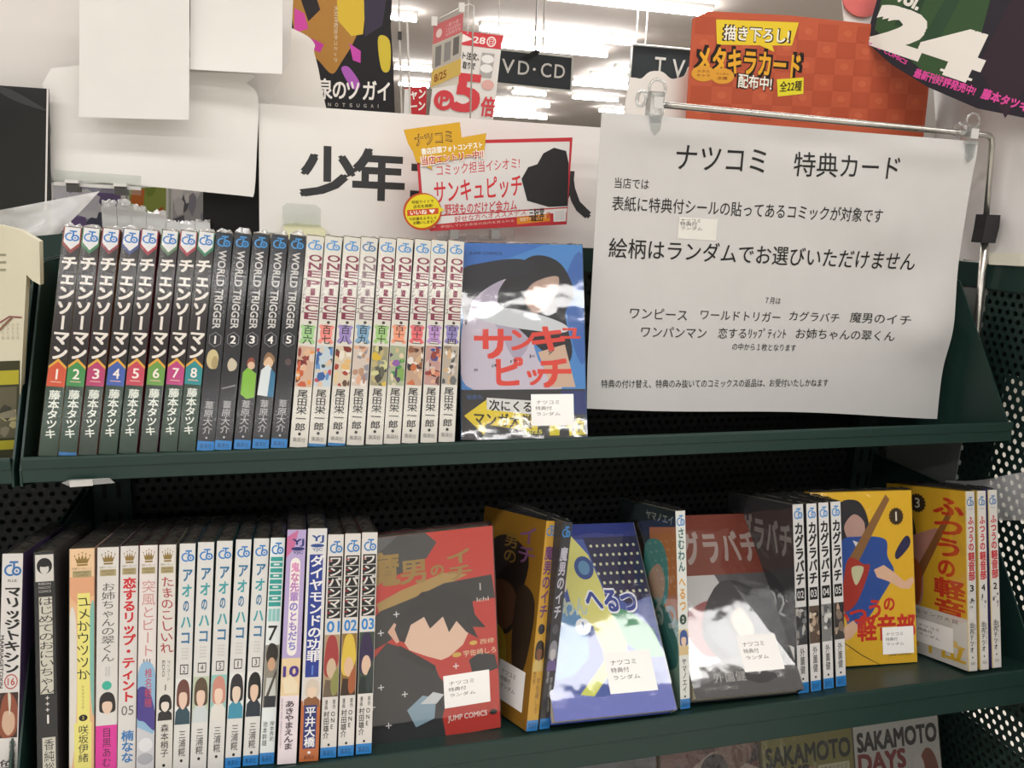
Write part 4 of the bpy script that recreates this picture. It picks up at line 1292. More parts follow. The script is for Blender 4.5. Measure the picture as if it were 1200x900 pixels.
# film-wrapped books on the far face of the rail
for k, (x0, x1, y, lean) in enumerate(((119, 136, 237, 0), (137, 153, 236, 0), (154, 171, 243, 0), (172, 194, 246, 2), (194, 210, 257, 3), (210, 228, 258, 3), (229, 246, 256, 3))):
    pa, pb = at(x0, y, ('Y', 224)), at(x1 - .6, y, ('Y', 224))
    o = thing('wrapped_book', ('white film wrapped book behind the rail, %s of its row of seven' % ('leftmost', 'second', 'third', 'fourth', 'fifth', 'sixth', 'rightmost')[k]), 'book',
              Matrix.Translation(Vector(((pa.x + pb.x) / 2, 224, 30)) * S), 'wrapped books behind the rail')
    w = pb.x - pa.x; h = pa.z - 30 - 4
    b = MB(); b.box(-w / 2, 0, 0, w / 2, 7, h, M('#dfdcd8', .5)); b.build('cover', o)
    b = MB(); r = random.Random(k)
    n = 6; vs = []; fs = []
    for j in range(4):
        for i in range(n + 1):
            vs.append((-w / 2 + w * i / n, -1 + j * 3, h + .6 + (0 if j == 0 else r.uniform(0, 7) - lean)))
    for j in range(3):
        for i in range(n):
            a = j * (n + 1) + i; fs += [(a, a + 1, a + n + 2), (a, a + n + 2, a + n + 1)]
    b.add(vs, fs, WRAP); b.add([(-w / 2 - .4, -1, 0), (w / 2 + .4, -1, 0), (w / 2 + .4, -1, h + .6), (-w / 2 - .4, -1, h + .6)], [(0, 1, 2, 3)], WRAP)
    b.build('plastic_sleeve', o)
b = MB(); b.box(-300, 206, 22, 2, 345, 28, DARKGREEN)
tag(b.build('ledge', None, (-100, 215, 24)), 'dark ledge carrying the white wrapped books behind the rail', 'shelf')
for lab, px, cols, sd in (('orange and green picture card behind the wrapped books', [(150, 218), (197, 216), (196, 352), (150, 352)], ['#8f9a4a', '#b0582c', '#a8a850', '#c06a30', '#7a8a3a'], 3),
                          ('grey picture card behind the wrapped books', [(201, 216), (250, 214), (250, 352), (200, 352)], ['#a8a4a4', '#5a5860', '#c8c4c4', '#8a8690', '#d8d4d2'], 7),
                          ('purple picture card low behind the acrylic tag bar', [(60, 214), (146, 218), (148, 372), (60, 372)], ['#8a84a0', '#4a4a5a', '#c8c4cc', '#6a5a80', '#d0ccd0'], 8)):
    pl = ('Y', 330)
    o, org = sheet('picture_card', lab, 'card', px, pl, 2, M('#d8d5d0'))
    b = MB(); s = psurf(b, pl, px[0], px[1], px[3]); patch(s, .03, .02, .95, .98, cols, sd, 22); child(b, 'artwork', o, org)

# film sheet and plastic bag on the left
b = MB()
n, m_ = 14, 8
tl, tr, bl, br = (-20, 250), (117, 224), (-20, 282), (70, 274)
vs, fs = [], []
r = random.Random(2)
for j in range(m_ + 1):
    for i in range(n + 1):
        u, v = i / n, j / m_
        x = (tl[0] + (tr[0] - tl[0]) * u) * (1 - v) + (bl[0] + (br[0] - bl[0]) * u) * v
        y = (tl[1] + (tr[1] - tl[1]) * u) * (1 - v) + (bl[1] + (br[1] - bl[1]) * u) * v
        vs.append(at(x, y, ('Y', 62)) + Vector((0, 5 * math.sin(u * 6) * v + r.uniform(-1, 1), 0)))
for j in range(m_):
    for i in range(n):
        a = j * (n + 1) + i; fs.append((a, a + n + 1, a + n + 2, a + 1))
b.add(vs, fs, CLOUDY)
tag(b.build('film_sheet', None, at(30, 270, ('Y', 62)), smooth=True), 'cloudy plastic sheet draped above the left end of the upper shelf', 'plastic sheet')

bag = thing('plastic_bag', 'cream plastic bag with printed contents standing at the left edge', 'bag', Matrix.Translation(at(10, 545, ('Y', 26)) * S))
bo = at(10, 545, ('Y', 26))
pl = ('Y', 26)
b = MB()
px = [(-30, 262), (0, 264), (24, 270), (46, 283), (47, 334), (38, 329), (31, 322), (26, 420), (20, 541), (-30, 545)]
b.slab([at(x, y, pl) for x, y in px], (0, 10, 0), noisy('cream_bag', '#cfc9b2', '#bdb6a0', 25, .35, .4, .5)); bb = b.build('bag_body', bag, bo)
b = MB(); s = psurf(b, pl, (-30, 262), (30, 262), (-30, 545), .3)
for k in range(3): s.rect(.1, .12 + k * .03, .62, .128 + k * .03, '#8a8672')
s.rect(0, .56, .92, 1, '#3a3a26'); s.rect(0, .60, .90, .66, '#a39a30'); s.rect(0, .90, .84, .94, '#a39a30'); patch(s, 0, .67, .86, .89, ['#5a5644', '#8a3a4a', '#3a3a30', '#7a7460', '#a09870'], 4, 16)
s.line([(0, .53), (.5, .43), (.75, .38)], .05, '#7a5a4a'); s.line([(.5, .40), (.7, .375), (.95, .38)], .03, '#7a3a44')
for k in range(4): s.rt('ふんいき', .55 + k * .1, .40, .60 + k * .1, .47, '#8a8470')
child(b, 'printed_contents', bag, bo)

# shelf-edge tag
o, org = sheet('shelf_tag', 'small white label in torn film under the upper shelf lip', 'label', [(81, 564), (108, 562), (109, 569), (82, 571)], ('Y', -14), .4, M('#dedad2', .5))
b = MB(); b.add([at(x, y, ('Y', -14.4)) for x, y in ((72, 566), (82, 562), (110, 561), (128, 560), (135, 566), (110, 568), (84, 571))], [(0, 1, 2, 3, 4, 5, 6)], CRINKLE); child(b, 'film_scrap', o, org)

# ------------------------------------------------------------------ photo contest card
K_ = ('Y', 150)
pop = thing('pop_card', 'red framed handwritten card with yellow flag in front of the header board', 'card', Matrix.Translation(at(575, 270, K_) * S))
ko = at(575, 270, K_)
b = MB(); b.slab([at(x, y, K_) for x, y in ((487, 166), (671, 161), (664, 263), (505, 271), (494, 262))], (0, .8, 0), M('#b8343c', .4)); bd = b.build('card_board', pop, ko)
b = MB(); s = psurf(b, K_, (487, 164), (672, 160), (492, 271), .1)
s.poly([(.015, .05), (.975, .055), (.955, .80), (.03, .83)], '#d5d1ce'); s.poly([(.03, .845), (.955, .815), (.95, .965), (.04, .965)], '#dcd8d4')
s.poly([(.1, .93), (.95, .86), (.95, .985), (.09, 1.0)], '#b8343c'); s.poly([(.62, .895), (.84, .868), (.84, .955), (.62, .975)], '#d8862a')
s.ht('コミック担当イシオミ!', .12, .275, .645, .40, '#c23a40', .005, -.06); s.ht('サンキュピッチ', .10, .46, .655, .70, '#c8323a', .02, -.05)
s.ht('野球ものだけど金カム', .16, .71, .62, .83, '#c23a40', .02, -.02); s.ht('好せな方へオススメデス', .22, .85, .68, .92, '#c23a40', .01, -.05)
s.ht('参加している各店の店内を見られる', .13, .945, .6, .975, '#e0b8a8', 0, -.03); s.ht('特設サイトはコチラ!', .64, .90, .82, .945, '#f0dcb8', .01, -.02)
s.poly([(.655, .46), (.70, .33), (.76, .30), (.80, .18), (.87, .12), (.95, .16), (.967, .30), (.958, .79), (.83, .79), (.69, .71)], '#2b292b')
s.ht('三好堂', .70, .80, .80, .90, '#1c1a1c', .03); s.ht('城山', .71, .89, .79, .95, '#1c1a1c', .03); s.ht('店', .815, .85, .845, .92, '#c23a40', .02)
s.rect(.862, .825, .945, .965, '#e2dedb'); s.rect(.872, .84, .935, .95, '#d3cfcc')
child(b, 'card_print', pop, ko)
b = MB(); fl_ = [(473, 152), (539, 143), (541, 161), (570, 156), (567, 181), (504, 192), (507, 199), (494, 192), (488, 190), (484, 178), (478, 168)]
b.slab([at(x, y, ('Y', 148.5)) for x, y in fl_], (0, .8, 0), M('#d2a22c', .4)); fg = b.build('yellow_flag', pop, ko)
b = MB(); s = psurf(b, ('Y', 148.5), (473, 152), (570, 141), (478, 196), .1)
s.ht('ナツコミ', .12, .17, .56, .46, '#3a2a12', .06); s.ht('ナツコミ', .125, .18, .555, .45, '#c89a48', .01); s.ht('書店店頭フォトコンテスト', .18, .55, .92, .72, '#f2ede2', .05); s.ht('当店エントリー中!!', .16, .76, .93, 1.02, '#f0e2d4', .09); s.ht('当店エントリー中!!', .17, .78, .92, 1.0, '#b8323c', .02)
b.build('flag_print', fg, ko)
b = MB(); cc = ('Y', 148); pts = [(495 + 22.5 * math.cos(t * .2094), 248 + 22 * math.sin(t * .2094)) for t in range(30)]
b.slab([at(x, y, cc) for x, y in pts], (0, .8, 0), M('#b8502a', .4)); bdg = b.build('round_badge', pop, ko)
b = MB(); s = psurf(b, cc, (472, 227), (518, 224), (473, 271), .1)
s.ell(.5, .5, .45, .45, '#e2cf2c', n=30); s.poly([(.94, .42), (1.06, .5), (.94, .56)], '#e2cf2c'); s.ht('特設サイトで', .22, .2, .78, .29, '#3a341a', .02); s.ht('店名を検索!', .26, .32, .76, .41, '#3a341a', .02)
s.rect(.1, .44, .9, .6, '#c8502c'); s.ht('いいね', .18, .46, .6, .58, '#f4ece0', .04); s.poly([(.74, .585), (.66, .5), (.68, .46), (.735, .48), (.79, .46), (.81, .5)], '#f4ece0'); s.ht('で応援をよろしく', .14, .65, .84, .73, '#3a341a', .02); s.ht('お願いします!', .25, .76, .78, .84, '#3a341a', .02)
b.build('badge_print', bdg, ko)
b = MB(); c = at(560, 276, K_)
b.slab([at(512, 268, ('Y', 151)), at(602, 266, ('Y', 151)), at(602, 280, ('Y', 151)), at(512, 282, ('Y', 151))], (0, 1, 0), CLEAR)
for x in (532, 580):
    q = at(x, 274, ('Y', 147)); b.box(q.x - 4, q.y - 2, q.z - 5, q.x + 4, q.y + 7, q.z + 4, M('#8f8d8a', .2, .6))
    b.box(q.x - 16, q.y + 1, q.z - 7, q.x + 12, q.y + 4, q.z - 3, CLEAR)
b.build('clip_base', pop, ko)

# ------------------------------------------------------------------ notice on its wire stand
ROD_Y = 79
pr = thing('poster_stand', 'bent steel wire stand holding the large white notice', 'stand', Matrix.Translation(Vector((720, 88, 20)) * S))
po = Vector((720, 88, 20))
b = MB()
rl, rr = at(768, 122, ('Y', ROD_Y)), at(1152, 158, ('Y', ROD_Y))
bend = [rr + Vector((3, 0, 0)), rr + Vector((9, .5, -.8)), rr + Vector((13, 1, -4)), rr + Vector((14.5, 1, -10))]
b.tube([rl, rr] + bend + [at(1155, 262, ('Y', ROD_Y + 1))], 3.1, STEEL, 12); b.build('wire_rod', pr, po, smooth=True)
b = MB(); b.tube([at(1156, 262, ('Y', ROD_Y + 2)), at(1143.5, 402, ('Y', ROD_Y + 6)), at(1136, 470, ('Y', ROD_Y + 8))], 4.0, STEEL, 12); b.build('pole', pr, po, smooth=True)
b = MB(); q = at(1155, 268, ('Y', ROD_Y)); b.slab([(q.x - 8, q.y - 7, q.z + 15), (q.x + 10, q.y - 7, q.z + 15), (q.x + 11, q.y - 7, q.z + 2), (q.x + 9, q.y - 7, q.z - 15), (q.x - 9, q.y - 7, q.z - 15), (q.x - 8, q.y - 7, q.z)], (0, 15, 0), M('#2b2a2c', .4)); b.build('clamp_knob', pr, po)
b = MB(); b.tube([at(1136, 470, ('Y', ROD_Y + 8)), Vector((722, 88, -40))], 4.0, STEEL, 10); b.box(712, 76, -44, 729, 100, -38, M('#2b2a2c', .4)); b.build('foot', pr, po)


def clip_at(x, y, lab):
    q = at(x, y, ('Y', ROD_Y - 3)); o = thing('poster_clip', lab, 'clip', Matrix.Translation(q * S), 'clear clips on the wire rod')
    m_ = film('clip_plastic', '#eef0f0', .10, .06, .05, 60, 3.0)
    b = MB(); b.box(-7, -5, -11, 7, 6, 10, m_); b.box(-4, -6, -5, 5, -5, 5, M('#c8c6c4', .2, .6)); b.build('clip_body', o)
    b = MB(); b.torus((1, 0, 13), (0, 1, 0), 8, 1.6, m_); b.torus((-14, 0, 3), (1, .3, 0), 6.5, 1.8, m_); b.build('clip_ring', o, smooth=True)
    b = MB(); b.slab([(-6, -4, -11), (6, -4, -11), (5, -4, -24), (0, -4, -29), (-4, -4, -24)], (0, 2, 0), m_); b.build('clip_jaw', o)


clip_at(768, 121, 'clear plastic clip at the left end of the wire rod')
clip_at(1137, 157, 'clear plastic clip at the right bend of the wire rod')

# the notice itself, a sheet of paper with soft folds and a curled lower edge
NP = ('Y', 76)
A_, B_, C_, D_ = at(705, 131, NP), at(1146, 166, NP), at(684, 476, NP), at(1095, 489, NP)


def fold(u, v):
    d = -4 * math.sin(u * 5.2 + v * 1.5) * v - 10 * max(0, v - .80) ** 1.5 * 6 * (1 - .5 * u)
    k = (u - .72) * 1.0 + (v - .30) * -0.9
    d += -16 * math.exp(-((k / .13) ** 2)) * max(0, 1 - v * 1.2) * max(0, u - .45) * 1.5
    d += -9 * math.exp(-(((u - .93) / .09) ** 2 + ((v - .68) / .10) ** 2)) + 7 * math.exp(-(((u - .85) / .1) ** 2 + ((v - .45) / .12) ** 2))
    d += -3.5 * math.exp(-((v - .05) / .04) ** 2) * math.sin(u * 9)
    return Vector((0, d, -3 * math.sin(u * 8) * max(0, v - .9) * 10 * .3))


b = MB(); n, m_ = 64, 56
vs, fs = [], []
for j in range(m_ + 1):
    v = j / m_
    for i in range(n + 1):
        u = i / n
        q = (A_.lerp(B_, u)).lerp(C_.lerp(D_, u), v)
        vs.append(q + fold(u, v))
for j in range(m_):
    for i in range(n):
        a = j * (n + 1) + i; fs.append((a, a + n + 1, a + n + 2, a + 1))
b.add(vs, fs, NOTE_PAPER)
b.add([q + Vector((0, .25, 0)) for q in vs], [f[::-1] for f in fs], NOTE_PAPER)
no = Vector((460, 76, -5))
note = tag(b.build('notice', None, no, smooth=True), 'large white printed notice hanging from the wire rod at right', 'notice')


class Note(Surf):
    def p(self, u, v):
        q = (A_.lerp(B_, u)).lerp(C_.lerp(D_, u), v)
        return q + fold(u, v) + Vector((0, -self.h, 0))


b = MB(); s = Note(b, A_, B_ - A_, C_ - A_, (0, -1, 0), .005, .35)


def inv_uv(x, y):
    """notice coordinates of a photo pixel"""
    q = at(x, y, NP)
    u, v = .5, .5
    for _ in range(12):
        p0 = (A_.lerp(B_, u)).lerp(C_.lerp(D_, u), v)
        du = ((B_ - A_).lerp(D_ - C_, v)); dv = ((C_ - A_).lerp(D_ - B_, u))
        e = q - p0
        det = du.x * dv.z - du.z * dv.x
        u += (e.x * dv.z - e.z * dv.x) / det; v += (du.x * e.z - du.z * e.x) / det
    return u, v


def nline(t, xa, ya, xb, yb, hpx, bold=0.0, col='#242322'):
    (u0, v0), (u1, v1) = inv_uv(xa, ya), inv_uv(xb, yb)
    hv = hpx / 345 / 2
    vm = v0
    s.ht(t, u0, vm - hv, u1, vm + hv, col, bold, v1 - v0)


nline('ナツコミ', 792, 184, 897, 189, 27, .005); nline('特典カード', 930, 192, 1053, 197, 28, .005)
nline('当店では', 720, 214, 760, 216, 12); nline('表紙に特典付シールの貼ってあるコミックが対象です', 717, 238, 1032, 253, 17, .004)
u0, v0 = inv_uv(795, 254); u1, v1 = inv_uv(838, 282); s.rect(u0, v0, u1, v1, '#d9d6cf')
nline('ナツコミ', 797, 258, 820, 259, 4); nline('特典付', 796, 262, 816, 263, 5); nline('ランダム', 797, 267, 822, 268, 4)
nline('絵柄はランダムでお選びいただけません', 713, 290, 1075, 307, 23, .006)
nline('７月は', 897, 352, 915, 353, 8)
nline('ワンピース', 737, 366, 804, 369, 13); nline('ワールドトリガー', 820, 368, 915, 372, 12); nline('カグラバチ', 926, 370, 985, 373, 12); nline('魔男のイチ', 998, 372, 1065, 375, 13)
nline('ワンパンマン', 750, 388, 827, 390, 13); nline('恋するﾘｯﾌﾟﾃｨﾝﾄ', 841, 390, 922, 391, 13); nline('お姉ちゃんの翠くん', 934, 391, 1048, 394, 13)
nline('の中から１枚となります', 858, 406, 934, 408, 9)
nline('特典の付け替え、特典のみ抜いてのコミックスの返品は、お受付いたしかねます', 702, 448, 972, 449, 10)
child(b, 'print', note, no)

# ------------------------------------------------------------------ posters to the right
OP = ('Y', 176)
o, org = sheet('campaign_poster', 'orange checkered card poster with yellow katakana behind the wire rod', 'poster', [(812, 22), (830, 13), (925, 18), (1096, 36), (1082, 162), (804, 142)], OP, 1.5, M('#b9573a', .5))
b = MB(); s = psurf(b, OP, (812, 16), (1094, 34), (804, 142), .12, .003)
for i in range(12):
    for j in range(6):
        if (i + j) % 2 == 0:
            s.rect(.01 + i * .0825, .02 + j * .16, .01 + (i + 1) * .0825, .02 + (j + 1) * .16, '#ae4e33')
        else:
            s.ell(.05 + i * .0825, .10 + j * .16, .018, .035, '#c26040', n=10)
s.poly([(.09, .04), (.42, .02), (.40, .24), (.32, .25), (.33, .31), (.27, .255), (.10, .27)], '#e0c22e')
s.ht('描き下ろし!', .12, .085, .39, .225, '#2a1c10', .09); s.ht('描き下ろし!', .125, .09, .385, .22, '#ece6d8', .03)
s.ht('メタキラカード', .02, .28, .45, .53, '#1e1410', .14, .03); s.ht('メタキラカード', .03, .295, .44, .515, '#e0a32c', .05, .03)
s.ell(.055, .545, .047, .075, '#d89a34'); s.ell(.13, .56, .047, .075, '#d89a34'); s.ht('メタル', .03, .51, .08, .535, '#8a4a1c', .03); s.ht('キャラ', .03, .55, .08, .575, '#8a4a1c', .03); s.ht('ランダム', .105, .53, .155, .55, '#8a4a1c', .03); s.ht('全種', .11, .565, .15, .595, '#8a4a1c', .03)
s.ht('配布中!', .19, .525, .335, .665, '#2a1c10', .08, .02); s.ht('配布中!', .195, .53, .33, .66, '#ece6d8', .03, .02)
s.poly([(.35, .57), (.46, .54), (.465, .70), (.36, .735)], '#e0d22e'); s.ht('全22種', .365, .59, .455, .69, '#1e1410', .03, -.02)
child(b, 'print', o, org)
sheet('display_card', 'white cloud shaped card standing left of the orange poster', 'card', smoothpts([(737, 98), (742, 91), (752, 92), (762, 84), (776, 84), (786, 92), (795, 91), (803, 88), (808, 78), (812, 100), (808, 170), (735, 165)], 3), ('Y', 196), 1.5, M('#e6e1da', .5))
sheet('display_card', 'white card with red dot between the orange poster and the dark poster', 'card', [(985, -30), (1085, -30), (1098, 165), (1000, 160)], ('Y', 197), 1.5, CARD)
o, org = sheet('red_disc', 'red round paper disc at the top edge above the orange poster', 'disc', [(1012 + 25 * math.cos(t * .314), -4 + 24 * math.sin(t * .314)) for t in range(20)], ('Y', 193), 1, M('#d06a66', .5))
SX = ('X', 729)
sheet('display_board', 'wide plain white board standing on the side wall rail behind the pole', 'board', [(1078, 40), (1230, 20), (1230, 322), (1190, 316), (1126, 303), (1080, 290)], SX, 2, noisy('side_board', '#e3e0de', '#dbd8d7', 6, .55))
b = MB(); q = at(1160, 312, ('X', 727)); b.slab([at(1158, 296, ('X', 722)), at(1200, 297, ('X', 722)), at(1200, 312, ('X', 722)), at(1159, 310, ('X', 722))], (12, 0, 0), M('#e0dccb', .35))
b.slab([at(1195, 299, ('X', 721.5)), at(1225, 300, ('X', 721.5)), at(1225, 316, ('X', 721.5)), at(1196, 311, ('X', 721.5))], (8, 0, 0), M('#e6e2d4', .35))
tag(b.build('sign_holder', None, q), 'cream plastic sign foot on the side wall rail at the right edge', 'holder')
VX = ('N', -.805, -.595, -593.0)
vp = [(1036, -30), (1240, -30), (1240, 150), (1200, 138), (1145, 127), (1087, 102), (1045, 76), (1014, 48)]
o, org = sheet('volume_poster', 'dark green and black slanted poster with large white 24 at top right', 'poster', vp, VX, 1, M('#26222a', .35))
b = MB(); s = psurf(b, VX, (1052, -22), (1230, 58), (1014, 48), .15, .012)
s.poly([(-.08, .02), (.52, -.6), (.62, .2), (.56, 1.1), (.02, .78)], '#35502f'); s.poly([(.1, .1), (.2, -.1), (.24, .5), (.12, .6)], '#27402a'); s.poly([(.32, -.3), (.4, -.3), (.42, .7), (.32, .7)], '#2a4630')
s.poly([(.66, -.6), (1.0, -.5), (1, 1.1), (.7, .6)], '#33242e'); 
s.ht('vol.', .045, .06, .20, .26, '#e2ddd6', .06); child(b, 'print', o, org)
# the two numerals, upright strokes follow the slanted sheet
b = MB(); s = psurf(b, VX, (1036, 4), (1166, 44), (1020, 42), .4, .012)
s.ht('2', .03, .05, .44, 1.18, '#e6e1da', .09); s.ht('4', .50, .08, .96, 1.30, '#e6e1da', .09)
s.rect(.70, 1.24, .98, 1.31, '#e6e1da')
child(b, 'numerals', o, org)
b = MB(); s = psurf(b, VX, (1020, 47), (1072, 76), (1016, 53), .4, .012)
s.ht('JUMP COMICS', 0, .0, .85, .9, '#d84a9a', .04); child(b, 'pink_print', o, org)
b = MB(); s = psurf(b, VX, (1074, 80), (1210, 122), (1070, 90), .4, .012)
s.ht('最新刊好評発売中!', .0, 0, .54, 1.0, '#d84a9a', .05); s.ht('藤本タツキ', .60, -.1, .98, 1.0, '#d84a9a', .05)
child(b, 'pink_print', o, org)

# cloudy film flap and clear strip at right
b = MB(); vs = []; fs = []; r = random.Random(5)
for j in range(7):
    for i in range(11):
        u, v = i / 10, j / 6
        x = 1108 + 110 * u; y = (563 - 9 * u + 3 * math.sin(u * 5)) * (1 - v) + (582 + 28 * min(1, u * 2.2)) * v
        vs.append(at(x, y, ('X', 724)) + Vector((r.uniform(-2, 2), 0, 0)))
for j in range(6):
    for i in range(10):
        a = j * 11 + i; fs.append((a, a + 11, a + 12, a + 1))
b.add(vs, fs, CLOUDY)
tag(b.build('film_sheet', None, at(1160, 605, ('X', 724)), smooth=True), 'cloudy plastic sheet on the perforated side wall at the right edge', 'plastic sheet')

# ------------------------------------------------------------------ things hanging further back in the store
DP = ('Y', 330)
o, org = sheet('story_poster', 'black and ochre story poster behind the header board with white title', 'poster', [(340, -40), (461, -40), (458, 30), (461, 80), (463, 140), (340, 132)], DP, 1.2, M('#1d1a1e', .3))
b = MB(); s = psurf(b, DP, (345, -20), (460, -12), (345, 124), .2, .02)
s.poly([(0, 0), (.65, 0), (.7, .2), (.62, .42), (.48, .62), (.38, .72), (.22, .60), (.04, .55), (0, .4)], '#a87838', True)
s.poly([(.42, 0), (.74, 0), (.70, .38), (.58, .40), (.44, .28)], '#d0b03a'); s.poly([(.06, .12), (.2, .06), (.26, .2), (.14, .3)], '#2a2426')
s.poly([(0, .2), (.1, .24), (.14, .36), (0, .4)], '#c8489a'); s.poly([(.12, .42), (.3, .48), (.26, .55), (.1, .5)], '#b83a90'); s.poly([(.56, .46), (.68, .52), (.68, .62), (.6, .6)], '#c04aa4'); s.poly([(.48, .68), (.56, .66), (.68, .8), (.6, .84)], '#a85ab0', True)
s.poly([(.86, .4), (.98, .42), (.99, .66), (.9, .66)], '#c8b23a', True); s.poly([(.7, .0), (.95, 0), (.9, .3), (.72, .4)], '#3a3444'); s.rt('大好評配信中コミック', .40, .16, .44, .62, '#d8ccb0')
for u, c in zip((.235, .385, .525, .70, .855), '泉のツガイ'): s.vt(c, u, .76, u + .155, .94, '#e8e2dc', .03)
for k, c in enumerate('INOTSUGAI'): s.ht(c, .27 + k * .075, .965, .30 + k * .075 if c != 'I' else .276 + k * .075, .995, '#b8b2ac', .01)
child(b, 'print', o, org)
sheet('display_card', 'tall white rounded card between the paper sheets and the black poster', 'card', smoothpts([(318, 20), (340, 32), (360, 42), (369, 52), (368, 60), (373, 80), (377, 105), (379, 140), (318, 140)], 3), ('Y', 262), 1.5, M('#e4dfd8', .5))

Y1 = ('Y', 1200)
o, org = sheet('hanging_poster', 'white and red hanging poster with large red 5, behind the header board', 'poster', [(541, 36), (589, 42), (578, 140), (503, 136), (512, 60)], Y1, 3, M('#ded8d2', .5))
b = MB(); q = at(560, 38, Y1); s = psurf(b, Y1, (516, 33), (590, 42), (503, 134), .4, .04)
s.poly([(0, 0), (1, 0), (.985, .16), (0, .16)], '#cc4248'); s.ht('▶28', .36, .035, .72, .13, '#f0e6e0', .03); s.arc(.82, .085, .075, .06, .25, 0, 360, '#f0e6e0'); s.ht('日', .785, .055, .855, .115, '#f0e6e0')
s.ht('ト注文、', .40, .235, .66, .32, '#2a2827', .03); s.ht('取りで', .42, .35, .62, .43, '#2a2827', .03)
s.rect(.70, .22, .9, .50, '#a8a4a0'); s.ell(.80, .29, .1, .05, '#e6e2de'); s.ell(.80, .40, .1, .05, '#e6e2de'); s.ell(.86, .59, .10, .06, '#d8a8a0')
s.arc(.20, .82, .16, .12, .42, 0, 360, '#cc4248'); s.ht('P', .145, .755, .265, .885, '#cc4248', .05); s.ht('5', .36, .50, .74, .92, '#cc4248', .05); s.ht('倍', .80, .73, 1.02, .96, '#cc4248', .04)
child(b, 'print', o, org)
b = MB()
for xx in (548, 584):
    q = at(xx, 40, Y1); b = MB(); b.tube([q, Vector((q.x, q.y, CEIL - 1))], 1.2, M('#c8c4be', .4), 6); child(b, 'hanging_string', o, org)
Y2_ = ('Y', 950)
st = thing('hanging_flyer', 'small pink and yellow flyer clipped to a thin wire frame', 'flyer', Matrix.Translation(at(520, 104, Y2_) * S))
so = at(520, 104, Y2_)
b = MB(); b.slab([at(x, y, Y2_) for x, y in ((508, 30), (543, 15), (537, 99), (505, 104))], (0, 2, 0), M('#cfc6b8', .5)); b.build('flyer_sheet', st, so)
b = MB(); s = psurf(b, Y2_, (508, 30), (543, 15), (505, 104), .3, .03)
s.rect(0, 0, 1, .30, '#c86a6c'); s.ell(.2, .16, .1, .07, '#e2c8c0'); s.rt('本情報', .42, .06, .95, .26, '#d8a0a0'); s.rect(.02, .32, 1, .7, '#b8b0a4'); s.rect(.1, .36, .3, .68, '#7a7672'); s.rect(.4, .36, .62, .66, '#8a8682'); s.rect(.7, .34, .9, .62, '#6a6662'); s.rect(0, .72, 1, .98, '#cfae5a'); s.ht('8/25', .1, .80, .5, .92, '#8a4a1c', .03)
b.build('flyer_print', st, so)
b = MB(); b.tube([at(508, 26, Y2_), at(540, 9, Y2_), at(550, 5, Y2_), at(555, 7, Y2_), at(555, 14, Y2_), at(551, 140, Y2_)], 1.6, M('#c8c4be', .3, .5, .6)); b.build('wire_frame', st, so, smooth=True)
b = MB(); 
for x, y in ((509, 25), (541, 9)):
    q = at(x, y, Y2_); b.box(q.x - 5, q.y - 4, q.z - 8, q.x + 5, q.y + 4, q.z + 8, M('#e6e2dc', .3))
b.build('clip', st, so)
Y3_ = ('Y', 1350)
o, org = sheet('red_flag', 'small red campaign banner with white katakana beside the black poster', 'banner', [(474, 103), (500, 101), (499, 140), (473, 138)], Y3_, 2, M('#b83238', .5))
b = MB(); s = psurf(b, Y3_, (474, 103), (500, 101), (473, 133), .4, .04); s.rect(0, .05, .28, 1.1, '#d8d4d0'); s.ht('ャン', .3, .12, .95, .48, '#ece6e0', .05); s.ht('ーン', .3, .60, .95, .92, '#ece6e0', .05); child(b, 'print', o, org)
for lab, xa, ya, xb, yb, rr_, c in (('thin white pole standing nearest the black poster edge', 466, -40, 471, 140, 2.4, '#b8b2aa'), ('thin white pole just left of the flyer', 477, 24, 481, 140, 2.4, '#c8c2ba')):
    b = MB(); b.tube([at(xa, ya, Y3_), at(xb, yb, Y3_)], rr_, M(c, .4))
    if xa == 466:
        q = at(468.5, 42, Y3_); b.box(q.x - 4, q.y - 4, q.z - 9, q.x + 4, q.y + 4, q.z + 9, M('#3a3836', .4))
    tag(b.build('thin_pole', None, at(xb, yb, Y3_)), lab, 'pole')


def aisle_sign(lab, tl, tr, bl, br, yy, text, tb, hang):
    pl = ('Y', yy); org = at(*bl, pl)
    o = thing('aisle_sign', lab, 'sign', Matrix.Translation(org * S))
    P = [at(*q, pl) for q in (tl, tr, br, bl)]
    b = MB(); b.slab(P, (0, 25, 0), M('#3b4044', .5)); b.build('sign_board', o, org)
    b = MB()
    for i in range(4): b.tube([P[i] + Vector((0, -3, 0)), P[(i + 1) % 4] + Vector((0, -3, 0))], 7, M('#d8d6d2', .4), 6)
    b.build('sign_frame', o, org)
    b = MB(); s = psurf(b, pl, tl, tr, bl, 2, 1)
    for t, q in zip(text, tb): s.ht(t, *q, '#e8e6e2', .01)
    b.build('print', o, org)
    for xa, xb in hang:
        q = at(xb, tl[1] + 2, ('Y', yy)); q2 = Vector((q.x, q.y, CEIL - 2))
        b = MB(); b.tube([q, q2], 5, M('#d8d4cc', .4), 6); b.build('hanging_rod', o, org)


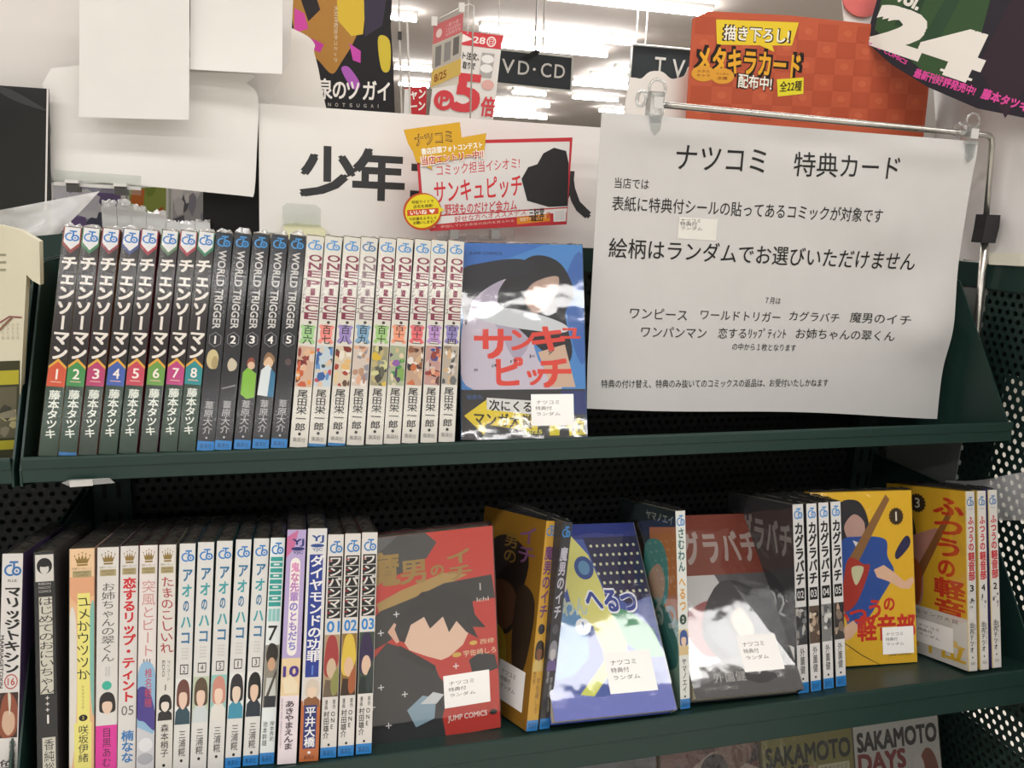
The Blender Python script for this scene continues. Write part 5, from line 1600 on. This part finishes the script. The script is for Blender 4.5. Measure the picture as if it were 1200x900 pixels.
aisle_sign('dark hanging aisle sign with white disc department lettering', (560, 55), (671, 67), (558, 95), (669, 107), 5000, ['D', 'V', 'D', '・', 'C', 'D'],
           [(.10, .28, .215, .68), (.255, .27, .385, .68), (.425, .28, .54, .68), (.58, .45, .61, .53), (.665, .27, .775, .69), (.81, .28, .92, .68)], ((0, 627), (0, 636)))
aisle_sign('dark hanging aisle sign with white TV lettering at centre top', (741, 52), (852, 62), (737, 103), (849, 114), 5300, ['T', 'V'], [(.245, .24, .355, .66), (.43, .26, .56, .68)], ((0, 745), (0, 756)))
b = MB(); q = at(628, 62, ('Y', 4860)); b.slab([at(x, y, ('Y', 4860)) for x, y in ((614, 66), (628, 58), (633, 60), (630, 65), (620, 68))], (0, 60, 0), M('#1e1d1d', .4)); b.tube([q + Vector((0, 30, -20)), Vector((q.x, q.y + 30, CEIL - 1))], 4, M('#8a8682', .4), 6)
tag(b.build('sign_clip', None, q), 'small black clip in front of the hanging disc sign', 'sign clip')  # black clip by the sign's rod, gives no light; hanging rod added
b = MB(); b.slab([at(x, y, ('Y', 15850)) for x, y in ((637, 104), (671, 108), (670, 146), (636, 142))], (0, 60, 0), M('#cdbd90', .6))
tag(b.build('wall_panel', None, at(653, 144, ('Y', 15850))), 'beige panel on the far wall below the disc sign', 'panel')
# ------------------------------------------------------------------ ceiling lights in view
TUBE = emit('lit_tube', (1.0, 0.985, 0.965, 1), 60.0)
LOC = ['nearest, across the top edge', 'long row just above the disc sign', 'thin row touching the top of the disc sign', 'short piece beside the black poster top',
       'short piece behind the flyer poles', 'row right of the disc sign top', 'short piece under the disc sign', 'row right of the disc sign foot', 'row low under the disc sign, left piece',
       'row low behind the red 5 poster', 'farthest row beside the cloud card', 'short piece touching the TV sign edge', 'thin row left of the TV sign', 'faint row beside the red banner', 'farthest row above the header board']
SEG = [(640, -4, 832, 18, 60), (563, 33, 741, 52, 60), (587, 54, 712, 65, 30), (457, 20, 488, 24, 60), (464, 77, 506, 85, 60), (673, 97, 747, 105, 70), (603, 107, 637, 112, 60), (671, 114, 724, 118, 60),
       (580, 118, 640, 126, 60), (578, 127, 624, 133, 60), (701, 130, 756, 133, 70), (722, 81, 739, 84, 50), (693, 89, 738, 94, 30), (468, 98, 502, 102, 70), (575, 134, 640, 139, 70)]
for (x0, y0, x1, y1, w), loc in zip(SEG, LOC):
    a, c = at(x0, y0, ('Z', CEIL - 60)), at(x1, y1, ('Z', CEIL - 60))
    yy = min((a.y + c.y) / 2, 15700)
    o = thing('ceiling_light', 'lit fluorescent ceiling light, ' + loc, 'ceiling light', Matrix.Translation(Vector(((a.x + c.x) / 2, yy, CEIL)) * S), 'ceiling lights')
    L = (c.x - a.x) / 2
    b = MB(); b.prism_x([(-w * .9, -1), (w * .9, -1), (w * .5, -38), (-w * .5, -38)], -L, L, M('#dedad4', .5)); b.build('housing', o)
    b = MB(); b.prism_x([(w * .5 * math.cos(k * .785), -58 + 18 * math.sin(k * .785)) for k in range(8)], -L + 4, L - 4, TUBE); b.build('tube', o)

for c in (_to,):
    bpy.data.objects.remove(c)
